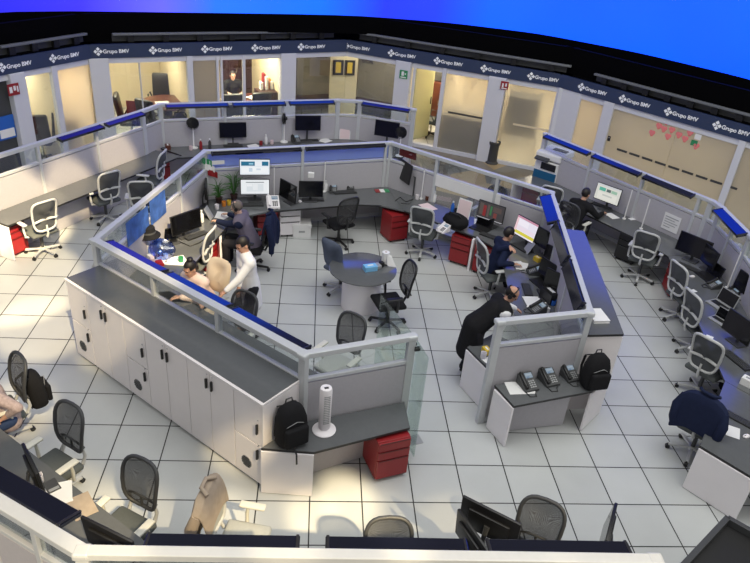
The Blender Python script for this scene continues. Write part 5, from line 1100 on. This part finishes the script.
# jackets over chair backs
def jacket(loc, heading, label, m, w_=.52, h_=.55, top=1.13):
    r = thing('jacket', label, 'jacket', loc, heading); rr = random.Random(int(abs(loc.x * 100)))
    rows = []
    yb = lambda z: .215 + .16 * (z - .56)
    for k in range(10):                                                   # drapes from front over the top and down behind
        t = k / 9
        if t < .3: z = top - .32 * (1 - t / .3); y = yb(z) - .05
        elif t < .45: u = (t - .3) / .15; z = top + .04 + .03 * math.sin(u * PI); y = yb(top) - .055 + .15 * u
        else: u = (t - .45) / .55; z = top + .02 - u * h_; y = yb(top) + .098 + .02 * u
        rows.append([((j / 10 - .5) * w_ * (1 + .10 * max(0, t - .4)), y + .014 * math.sin(j * 1.9 + k * .5) * t, z - .13 * (abs(j / 10 - .5) * 2) ** 3 + rr.uniform(-.006, .006)) for j in range(11)])
    MB().sheet(rows, .022).build('body', m, r, 60, sub=1)
    for s in (-1, 1): MB().tube([(s * w_ * .42, yb(top) + .03, top - .10), (s * w_ * .50, yb(top) + .08, top - .25), (s * w_ * .48, yb(top) + .10, top - .42), (s * w_ * .42, yb(top) + .09, top - h_ - .02)], [.055, .062, .056, .046], n=10).build('sleeve', m, r, 60)
    MB().tube([(-.12, yb(top) - .03, top + .05), (-.06, yb(top) + .05, top + .075), (.06, yb(top) + .05, top + .075), (.12, yb(top) - .03, top + .05)], .022, n=8).build('collar', m, r, 60)
    return r
jacket(c_(690, 453), 42, 'dark navy jacket draped over the chair by the white desk end', 'navy', .58, .52)
jacket(c_(242, 572), -12, 'beige jacket draped over the pale chair near the bottom', 'beige', .58, .64)
jacket(P0(252, 244, .52), 172, 'black jackets hanging on the chair behind the grey-haired man', 'navy', .50, .62)
# printer by the corridor
p0, p1 = at(528.5, 203, 0), at(548, 210, 0); hdg_ = hd(p0, p1) - 90; c = (p0 + p1) / 2 - Vector((math.cos(rad(hdg_)), math.sin(rad(hdg_)), 0)) * .32
r = thing('office_printer', 'white and blue floor-standing office printer by the frosted windows', 'printer', c, hdg_); wp = (p1 - p0).length
r.scale = (1.12, 1.12, 1.16); MB().box((0, 0, .50), (wp, .64, .92), r=.012).build('body', 'paper', r); MB().box((0, -.325, .42), (wp - .02, .02, .68), r=.004).build('front_panel', 'printer_blue', r)
MB().box((.05, -.29, .87), (wp * .62, .1, .13)).build('output_slot', 'black', r); MB().box((0, .0, 1.06), (wp + .04, .66, .14), r=.03).build('scanner', 'paper', r); MB().box((-.1, -.36, 1.02), (.3, .14, .02), rot=Euler((.4, 0, 0))).build('control_panel', 'dgrey', r); MB().box((.08, .05, 1.137), (.3, .14, .012)).build('feeder_slot', 'dgrey', r)
for sx in (-.22, .22):
    for sy in (-.25, .25): MB().cyl((sx - .012, sy, .025), (sx + .012, sy, .025), .025).build('caster', 'black', r)
# black stand at the lower right corner
p0, p1, p2 = at(728, 517, 1.15), at(660, 590, 1.15), at(790, 552, 1.15); ux = (p1 - p0); uy = (p2 - p0); r = thing('black_stand', 'black stand with a raised rim round its top in the lower right corner', 'stand', (p0.x, p0.y, 0))
v0 = Vector((0, 0)); vx = Vector((ux.x, ux.y)); vy = Vector((uy.x, uy.y))
MB().prism([tuple(v0), tuple(vx), tuple(vx + vy), tuple(vy)], 0.0, 1.08).build('body', 'black', r); e_ = MB()
for a_, b_ in ((v0, vx), (vx, vx + vy), (vx + vy, vy), (vy, v0)): e_.bar((*a_, 1.10), (*b_, 1.10), .055, .11, .004)
e_.build('rim', 'dgrey', r)
# ================================================================== people
def chain(b, pts, rs, step=.03):
    """a tapering limb: a close run of ellipsoids that the remesh fuses into one skin"""
    for (p, q), (r1, r2) in zip(zip(pts, pts[1:]), zip(rs, rs[1:])):
        r1 = r1 if hasattr(r1, '__len__') else (r1, r1); r2 = r2 if hasattr(r2, '__len__') else (r2, r2); n = max(3, int((q - p).length / step))
        for k_ in range(n + 1):
            t = k_ / n; w2 = r1[0] + (r2[0] - r1[0]) * t; d2 = r1[1] + (r2[1] - r1[1]) * t; b.ball(p.lerp(q, t), (w2, d2, min(w2, d2)), None, 14, 8)
def remesh(bm, vox, smooth=4):
    me = bpy.data.meshes.new('tmp'); bm.to_mesh(me); bm.free(); o = bpy.data.objects.new('tmp', me); COL.objects.link(o)
    m = o.modifiers.new('r', 'REMESH'); m.mode = 'VOXEL'; m.voxel_size = vox; m.use_smooth_shade = True
    if smooth: q = o.modifiers.new('c', 'SMOOTH'); q.factor = .5; q.iterations = smooth
    bpy.context.view_layer.update()
    out = bpy.data.meshes.new_from_object(o.evaluated_get(bpy.context.evaluated_depsgraph_get())); bpy.data.objects.remove(o); bpy.data.meshes.remove(me)
    bm = bmesh.new(); bm.from_mesh(out); seen = set(); drop = []                # clear closed hollows left inside
    for v in bm.verts:
        if v in seen: continue
        st = [v]; seen.add(v); isl = [v]
        while st:
            for e in st.pop().link_edges:
                for y in e.verts:
                    if y not in seen: seen.add(y); st.append(y); isl.append(y)
        if len(isl) < 250: drop += isl
    bmesh.ops.delete(bm, geom=drop, context='VERTS'); bm.to_mesh(out); bm.free()
    for p in out.polygons: p.use_smooth = True
    return out
def ik(a, b, l1, l2, hint):
    d = b - a; L = min(d.length, (l1 + l2) * .995); u = d.normalized(); x = (l1 * l1 - l2 * l2 + L * L) / (2 * L)
    h = math.sqrt(max(0, l1 * l1 - x * x)); n = (hint - u * hint.dot(u)).normalized(); return a + u * x + n * h, a + u * L
def person(loc, heading, label, hz=.52, lean=12, sit=True, hands=((.2, -.4, .75), (-.2, -.4, .75)), look=(0, 15), colours=('shirt_white', 'trouser', 'hair', 'skin'), hair='short', vest=None, female=False, twist=0, k=1.0, sleeve=1, feet=((.11, -.42), (-.11, -.42))):
    shirt, trou, hairm, skinm = colours
    r = thing('person', label, 'person', loc, heading)
    la = rad(lean); sdir = Vector((0, -math.sin(la), math.cos(la)))
    pel = Vector((0, 0, hz)); wst = pel + sdir * .20; che = pel + sdir * .36; nb = pel + sdir * .50
    hp = rad(look[1]); hy = rad(look[0])
    hrot = Euler((hp, 0, hy), 'XYZ'); up = (sdir + Vector((0, 0, 1))).normalized(); hc = nb + up * .15 + Vector((0, -.03, .02)); nt_ = nb + up * .08
    sw_ = .165 if female else .185
    cx = Vector((math.cos(rad(twist)), math.sin(rad(twist)), 0))
    V = [pel, wst, che, nb, nt_, hc]; E_ = [(0, 1), (1, 2), (2, 3), (3, 4), (4, 5)]; R_ = [(.155, .12), (.135, .105), (.155, .115), (.085, .075), .052, .055]
    arms_ = []
    for s, hnd in ((1, hands[0]), (-1, hands[1])):
        sh = nb - sdir * .045 + cx * s * sw_; tgt = Vector(hnd); el, wr = ik(sh, tgt, .29, .26, Vector((s * .55, .35, -.7)))
        i = len(V); V += [sh, el, wr]; E_ += [(3, i), (i, i + 1), (i + 1, i + 2)]; R_ += [.062, .043, .029]; arms_.append((sh, el, wr, s))
    legs_ = []
    for s, ft in ((1, feet[0]), (-1, feet[1])):
        hip = pel + Vector((s * .095, 0, -.03)); ank = Vector((ft[0], ft[1], .085))
        kn, ank2 = ik(hip, ank, .43, .42, Vector((s * .08, -1, .35 if sit else .0)))
        toe = ank + Vector((s * .02, -.17, -.045))
        i = len(V); V += [hip, kn, ank, toe]; E_ += [(0, i), (i, i + 1), (i + 1, i + 2), (i + 2, i + 3)]; R_ += [.088, .062, .042, .035]; legs_.append((hip, kn, ank, toe))
    b = MB(); chain(b, V[:6], R_[:6])
    for sh, el, wr, s in arms_: chain(b, [nb - sdir * .02, sh, el, wr], [.075, .062, .043, .029])
    for hip, kn, ank, toe in legs_: chain(b, [hip, kn, ank], [.088, .062, .042]); chain(b, [ank, toe], [.042, .035])
    hm = Matrix.Translation(hc) @ hrot.to_matrix().to_4x4()
    def hb(c, d): b.ball(hm @ Vector(c), d, hrot, 18, 12)
    hb((0, .015, .035), (.076, .098, .095)); hb((0, -.018, -.035), (.060, .075, .080)); hb((0, -.092, -.005), (.014, .022, .022)); hb((0, -.085, .02), (.010, .014, .03)); hb((0, -.065, -.095), (.030, .024, .022)); hb((0, -.082, -.055), (.026, .012, .012))
    for s in (-1, 1): hb((s * .077, .012, -.005), (.012, .024, .034)); hb((s * .03, -.078, .035), (.024, .012, .008))
    for sh, el, wr, s in arms_:                                            # palms and five fingers
        d = (wr - el).normalized(); dn = Vector((d.x, d.y, min(d.z, -.12))).normalized(); side = dn.cross(Vector((0, 0, 1))).normalized(); up_ = side.cross(dn)
        pc = wr + dn * .05; q = dn.to_track_quat('Y', 'Z').to_euler(); b.ball(pc, (.036, .055, .018), q)
        for f_ in range(4):
            o0 = wr + dn * .085 + side * (.027 - .018 * f_); ln = (.062, .072, .068, .052)[f_]
            b.tube([o0 - dn * .02, o0 + dn * ln * .5 - up_ * .004, o0 + dn * ln * .8 - up_ * .022, o0 + dn * ln * .9 - up_ * .040], [.0098, .0096, .0092, .0088], n=8)
        ts = -s if True else s; o0 = wr + dn * .03 + side * ts * -.03; b.tube([o0, o0 + dn * .03 + side * ts * -.025, o0 + dn * .065 + side * ts * -.03 - up_ * .012], [.012, .0108, .0095], n=8)
    me = remesh(b.bm, .0082, 2); me.materials.clear(); me.materials.append(M[skinm]); body = bpy.data.objects.new('body', me); COL.objects.link(body); body.parent = r
    # clothes: closed shells a little larger than the body
    def cloth(name, chains, m, vox=.013):
        b = MB()
        for pts, rs in chains: chain(b, pts, rs, .035)
        me = remesh(b.bm, vox, 4); me.materials.clear(); me.materials.append(M[m]); o = bpy.data.objects.new(name, me); COL.objects.link(o); o.parent = r; return o
    cuff = .88 if sleeve == 1 else sleeve
    hem = .05 if lean > 40 else -.10 if vest or trou == 'jeans' or sit else -.27
    hemp = pel + sdir * hem if (sit or lean > 40) else pel + Vector((0, .03, -.34))
    ch = [([hemp, pel, wst, che, nb - sdir * .02, nb + up * .035], [(.182, .155), (.182, .155), (.158, .128), (.178, .138), (.095, .085), (.068, .066)]), ([a_[0] - sdir * .01 for a_ in arms_], [.088, .088])] + [([nb - sdir * .012, a_[0]], [(.10, .095), .09]) for a_ in arms_]
    for sh, el, wr, s in arms_: ch.append(([sh, el, el.lerp(wr, cuff)], [.080, .062, .047]))
    cloth('shirt', ch, shirt)
    if vest: cloth('vest', [([pel - sdir * .12 if lean < 40 else pel + Vector((0, .05, -.42)), pel, wst, che, nb - sdir * .03], [(.20, .17), (.20, .17), (.182, .152), (.198, .158), (.10, .09)]), ([a_[0].lerp(nb, .3) for a_ in arms_], [.088, .088])] + [([nb - sdir * .03, a_[0].lerp(nb, .18)], [.122, .112]) for a_ in arms_], vest)
    ch = [([wst.lerp(pel, .5), pel], [(.158, .125), (.17, .135)])]
    for hip, kn, ank, toe in legs_: ch.append(([hip, kn, kn.lerp(ank, .95)], [.105, .080, .066]))
    cloth('trousers', ch, trou)
    for hip, kn, ank, toe in legs_:
        a_ = toe - ank; b2 = MB(); b2.ball(ank.lerp(toe, .5) + Vector((0, 0, -.02)), (.048, .135, .045), Euler((0, 0, math.atan2(a_.x, -a_.y)))); b2.box(ank.lerp(toe, .5) + Vector((0, 0, -.052)), (.085, .25, .022), math.atan2(a_.x, -a_.y), r=.008); b2.bm.free(); me_ = MB(); me_.ball(ank.lerp(toe, .5) + Vector((0, 0, -.02)), (.048, .135, .045), Euler((0, 0, math.atan2(a_.x, -a_.y))))
        for v_ in me_.bm.verts: v_.co.z = max(v_.co.z, ank.z - .082)
        me_.build('shoe', 'black', r, 60)
    # hair, eyes, brows
    h = MB(); h.ball((0, .022, .042), (.085, .106, .104), u=28, w=20)
    kill = [v for v in h.bm.verts if (v.co.y < -.045 and v.co.z < .085) or (v.co.y < .03 and v.co.z < .015) or v.co.z < -.055 or (hair == 'bald' and v.co.z > .075) or (hair == 'thin' and v.co.z > .12 and v.co.y < .05)]
    bmesh.ops.delete(h.bm, geom=kill, context='VERTS'); bmesh.ops.solidify(h.bm, geom=h.bm.faces[:], thickness=.012)
    if hair == 'bun': h.ball((0, .06, .145), (.05, .05, .042)); h.ball((0, .09, -.02), (.07, .04, .07))
    h.bm.transform(hm); h.build('hair', hairm, r, 80)
    for s in (-1, 1):
        e = MB().ball(hm @ Vector((s * .030, -.083, .014)), (.011, .006, .007), hrot, 10, 8).build('eye', 'blackgloss', r, 60)
        MB().box(hm @ Vector((s * .031, -.089, .036)), (.034, .008, .007), rot=hrot).build('eyebrow', hairm, r)
    MB().box(hm @ Vector((0, -.094, -.056)), (.04, .006, .008), rot=hrot, r=.003).build('lips', 'lips', r)
    r['hm'] = 0; del r['hm']
    r.scale = (k, k, k); return r, hm
M['lips'] = mat('lips', (.35, .12, .10), .5)
def headset(r, hm, m='black'):
    b = MB(); b.tube([hm @ Vector((.093 * math.cos(t), .012, .03 + .115 * math.sin(t))) for t in [PI * k / 14 for k in range(15)]], .009, n=6)
    for s in (-1, 1): b.cyl(hm @ Vector((s * .082, .012, 0)), hm @ Vector((s * .102, .012, 0)), .033)
    b.tube([hm @ Vector((.095, 0, -.01)), hm @ Vector((.085, -.06, -.05)), hm @ Vector((.04, -.11, -.06))], .005, n=6); b.build('headset', m, r, 60)
def L_(loc, heading, w):                                                   # world point in a figure's own frame
    a = rad(heading + 90); d = Vector(w) - Vector((loc[0], loc[1], 0)); return (d.x * math.cos(a) + d.y * math.sin(a), -d.x * math.sin(a) + d.y * math.cos(a), d.z)
# woman in pink at the low blue shelves
l = P0(205, 297, .52); h_ = -122
person(l, h_, 'woman in a pale pink top sitting behind the low blue shelves', .53, 26, True, (L_(l, h_, at(180, 297, .76)), L_(l, h_, at(203, 308, .76))), (-8, 22), ('blouse', 'trouser', 'hair', 'skin'), 'bun', female=True)
# standing man in white
l = P0(250, 284, .92); h_ = 205
r_, hm_ = person(l, h_, 'standing man in a white shirt with dark hair beside the cream chair', .93, 7, False, (L_(l, h_, at(224, 293, .98)), L_(l, h_, at(238, 296, .92))), (10, 28), ('shirt_white', 'trouser', 'hair', 'skin'), 'short', feet=((.12, .06), (-.10, -.08)))
# seated man with headset
l = P0(251, 242, .52); h_ = 172
r_, hm_ = person(l, h_, 'grey-haired man in navy with a headset sitting at the left worktop', .53, 22, True, (L_(l, h_, at(214, 221, .80)), L_(l, h_, at(228, 214, .80))), (0, 26), ('navy', 'trouser', 'hair_grey', 'skin_pale'), 'thin', vest='vest'); headset(r_, hm_, 'black')
# seated man in navy sweater
l = P0(492, 268, .52); h_ = 14
r_, hm_ = person(l, h_, 'man in a navy sweater sitting before the bright yellow screen', .53, 18, True, (L_(l, h_, at(510, 247, 1.08)), L_(l, h_, at(514, 264, .78))), (5, 18), ('navy', 'trouser', 'hair', 'skin'), 'short')
# bending man in a dark vest
l = P0(475, 325, .93); h_ = 8
r_, hm_ = person(l, h_, 'bald man in a black vest and white sleeves bending over the worktop', .93, 48, False, (L_(l, h_, at(524, 313, .80)), L_(l, h_, at(500, 330, .78))), (-30, 40), ('shirt_white', 'trouser', 'hair', 'skin'), 'bald', vest='blackcloth', feet=((.12, .02), (-.12, .08))); headset(r_, hm_)
# man in black at the right
l = P0(572, 226, .52); h_ = 42
person(l, h_, 'man in black sitting at the lit news screen by the right rear screen', .53, 24, True, (L_(l, h_, at(589, 206, .76)), L_(l, h_, at(603, 213, .76))), (0, 20), ('blackcloth', 'trouser', 'hair', 'skin'), 'short')
# person at the left edge
l = P0(5, 414, .52); h_ = 222
person(l, h_, 'person in a patterned shirt and jeans cut off at the left picture edge', .53, 14, True, (L_(l, h_, at(4, 418, .68)), L_(l, h_, at(-30, 440, .74))), (0, 10), ('plaid', 'jeans', 'hair', 'skin'), 'short', sleeve=.6)
# people in the lit office
l = inoff(1, 231.5, 2.0); h_ = a1 * 57.3 - 96
person(l, h_, 'man in a dark suit sitting at the brown desk in the lit office', .56, 10, True, ((.2, -.42, .82), (-.2, -.42, .82)), (0, 8), ('blackcloth', 'trouser', 'hair', 'skin_pale'), 'short')
# families of repeated things share a group phrase
FAM = dict(task_chair='task chairs around the desks', monitor='computer monitors on the desks', keyboard='keyboards on the desks', desk_phone='telephones on the desks', mug='mugs on the desks', bottle='bottles on the desks', paper='loose sheets on the desks', paper_stack='papers on the desks', laptop='laptops on the desks', mouse='computer mice on the desks', drawer_pedestal='drawer pedestals under the desks', storage_cabinet='white storage cabinets under the counters',
           cubicle_screen='cubicle screens around the desks', worktop='worktops inside the ring', long_desk='long desks of the outer ring', side_desk='low side desks outside the ring', backpack='black backpacks', jacket='jackets on chair backs', executive_chair='black chairs in the offices', light_pole='slim white poles on the desks', desk_fan='round desk fans on the rear desk', person='people in the hall', box='small boxes on the desks', cupboard='cupboards in the offices', ledge_rail='ledge rails above the fascia', poster='posters inside the ring', plant='green plants in the ring corner', tablet='tablets on the desks', picture_frame='standing frames on the desks', framed_picture='framed gold pictures in the corridor', counter_top='counter tops over the cabinets', ornament='ornaments on the office cupboard', glass_divider='clear glass dividers', fire_sign='red fire signs', wall_emblem='round emblems in the corridor', bench='corridor benches', cable='cables on the desks', glass_stripe='stripes on the frosted windows')
for o in list(COL.objects):
    if o.parent is None and 'category' in o and 'group' not in o:
        k = o.name.split('.')[0]
        if k in FAM: o['group'] = FAM[k]
# ================================================================== light
wd_ = bpy.data.worlds.new('hall_light'); S.world = wd_; wd_.use_nodes = True
N = wd_.node_tree.nodes; L = wd_.node_tree.links; bg = N['Background']
tc = N.new('ShaderNodeTexCoord'); sp = N.new('ShaderNodeSeparateXYZ'); L.new(tc.outputs['Generated'], sp.inputs[0])
rp = N.new('ShaderNodeValToRGB'); L.new(sp.outputs[2], rp.inputs[0]); e = rp.color_ramp.elements
e[0].position = .0; e[0].color = (.42, .42, .44, 1); e[1].position = .9; e[1].color = (1.0, 1.0, .98, 1)
k = e.new(.35); k.color = (.76, .75, .73, 1)
r2 = N.new('ShaderNodeMapRange'); r2.inputs[1].default_value = -1; r2.inputs[2].default_value = 1; L.new(sp.outputs[1], r2.inputs[0])
rq = N.new('ShaderNodeValToRGB'); L.new(r2.outputs[0], rq.inputs[0]); e = rq.color_ramp.elements              # world brighter behind the viewer, dimmer ahead
e[0].color = (1.5, 1.47, 1.43, 1); e[1].position = .95; e[1].color = (.16, .16, .18, 1)
for p_, c_p in ((.5, 1.0), (.66, .62), (.78, .25)): kk = e.new(p_); kk.color = (c_p, c_p, c_p, 1)
mm = N.new('ShaderNodeMix'); mm.data_type = 'RGBA'; mm.blend_type = 'MULTIPLY'; mm.inputs[0].default_value = 1; L.new(rp.outputs[0], mm.inputs[6]); L.new(rq.outputs[0], mm.inputs[7])
L.new(mm.outputs[2], bg.inputs[0]); bg.inputs[1].default_value = .60
def lamp(kind, name, loc, target, energy, col, **kw):
    d = bpy.data.lights.new(name, kind); d.energy = energy; d.color = col
    for a, b in kw.items(): setattr(d, a, b)
    o = bpy.data.objects.new(name, d); COL.objects.link(o); o.location = loc
    v = Vector(target) - Vector(loc); o.rotation_euler = v.to_track_quat('-Z', 'Y').to_euler(); return o
# added warm spot lamps, each aimed at one patch to imitate sun
sd = Vector((.30, -.62, .72)).normalized()
WARM = (1, .79, .46)
def patch_spot(px, py, z, radius, energy, blend=.25, dist=26):
    t = at(px, py, z); a = 2 * math.atan(radius / dist)
    lamp('SPOT', 'sun_patch_spot', t + sd * dist, t, energy, WARM, spot_size=a, spot_blend=blend, shadow_soft_size=.12)
for a_ in ((12, 280, 0, 1.15, 42000, .15), (40, 328, 0, .7, 36000, .2), (22, 210, .7, .85, 80000, .3), (75, 180, .9, .55, 55000, .35), (118, 160, .8, .5, 45000, .3), (108, 335, .7, .45, 26000, .6), (184, 237, .75, .85, 60000, .3), (200, 275, .9, .7, 20000, .4), (237, 450, .3, .34, 30000, .7),
           (348, 500, 0, .34, 45000, .15), (312, 518, 0, .3, 36000, .2), (55, 540, 1.65, .8, 26000, .5), (150, 558, 1.65, .7, 26000, .5), (330, 562, 1.65, .8, 24000, .6), (480, 562, 1.65, .8, 22000, .6), (620, 562, 1.65, .6, 22000, .5), (235, 525, .5, .4, 22000, .5), (14, 400, .6, .5, 30000, .4), (150, 275, 1.3, .6, 26000, .4)):
    if a_[4] > 10: patch_spot(*a_)
# unseen soft area lamp overhead
lamp('AREA', 'overhead_fill', (-1, 1, 12), (-1, 3, 0), 500, (1, 1, .97), shape='RECTANGLE', size=9, size_y=7)
# office ceiling lamps
WO = (1, .88, .64)
def oflamp(i, s, d, e, col=WO):
    p = wpt(i, s, d, 2.33); lamp('AREA', 'office_lamp', p, p - Vector((0, 0, 1)), e, col, shape='RECTANGLE', size=1.2, size_y=.8)
oflamp(0, w(0, 36, 70), 1.6, 120); oflamp(0, w(0, 75, 62), 1.4, 100); oflamp(1, w(1, 140), 1.7, 80); oflamp(1, w(1, 203), 1.4, 26); oflamp(1, w(1, 252), 1.2, 120); oflamp(1, w(1, 315), 1.3, 22); oflamp(2, w(2, 352, 53), .5, 14); oflamp(2, w(2, 378, 57), 1.3, 26)
oflamp(2, w(2, 428, 65), 1.6, 75); oflamp(2, w(2, 470, 71), 1.7, 70); oflamp(2, w(2, 540, 80), 1.7, 75); oflamp(3, w(3, 592, 93), 1.5, 40); oflamp(3, w(3, 650, 110), 1.5, 24); oflamp(3, w(3, 710, 130), 1.5, 20)
lamp('AREA', 'overhead_fill', (5, -1, 11), (4, 1.5, 0), 330, (1, 1, .95), shape='RECTANGLE', size=6, size_y=6)  # unseen area lamp added to whiten the floor at right
S.view_settings.view_transform = 'Standard'; S.view_settings.look = 'None'; S.view_settings.gamma = 1; S.view_settings.use_curve_mapping = False
S.view_settings.exposure = -0.02
S.cycles.use_denoising = True
S.cycles.max_bounces = 8; S.cycles.transparent_max_bounces = 24; S.cycles.diffuse_bounces = 4; S.cycles.glossy_bounces = 4; S.cycles.transmission_bounces = 6
S.cycles.sample_clamp_indirect = 6
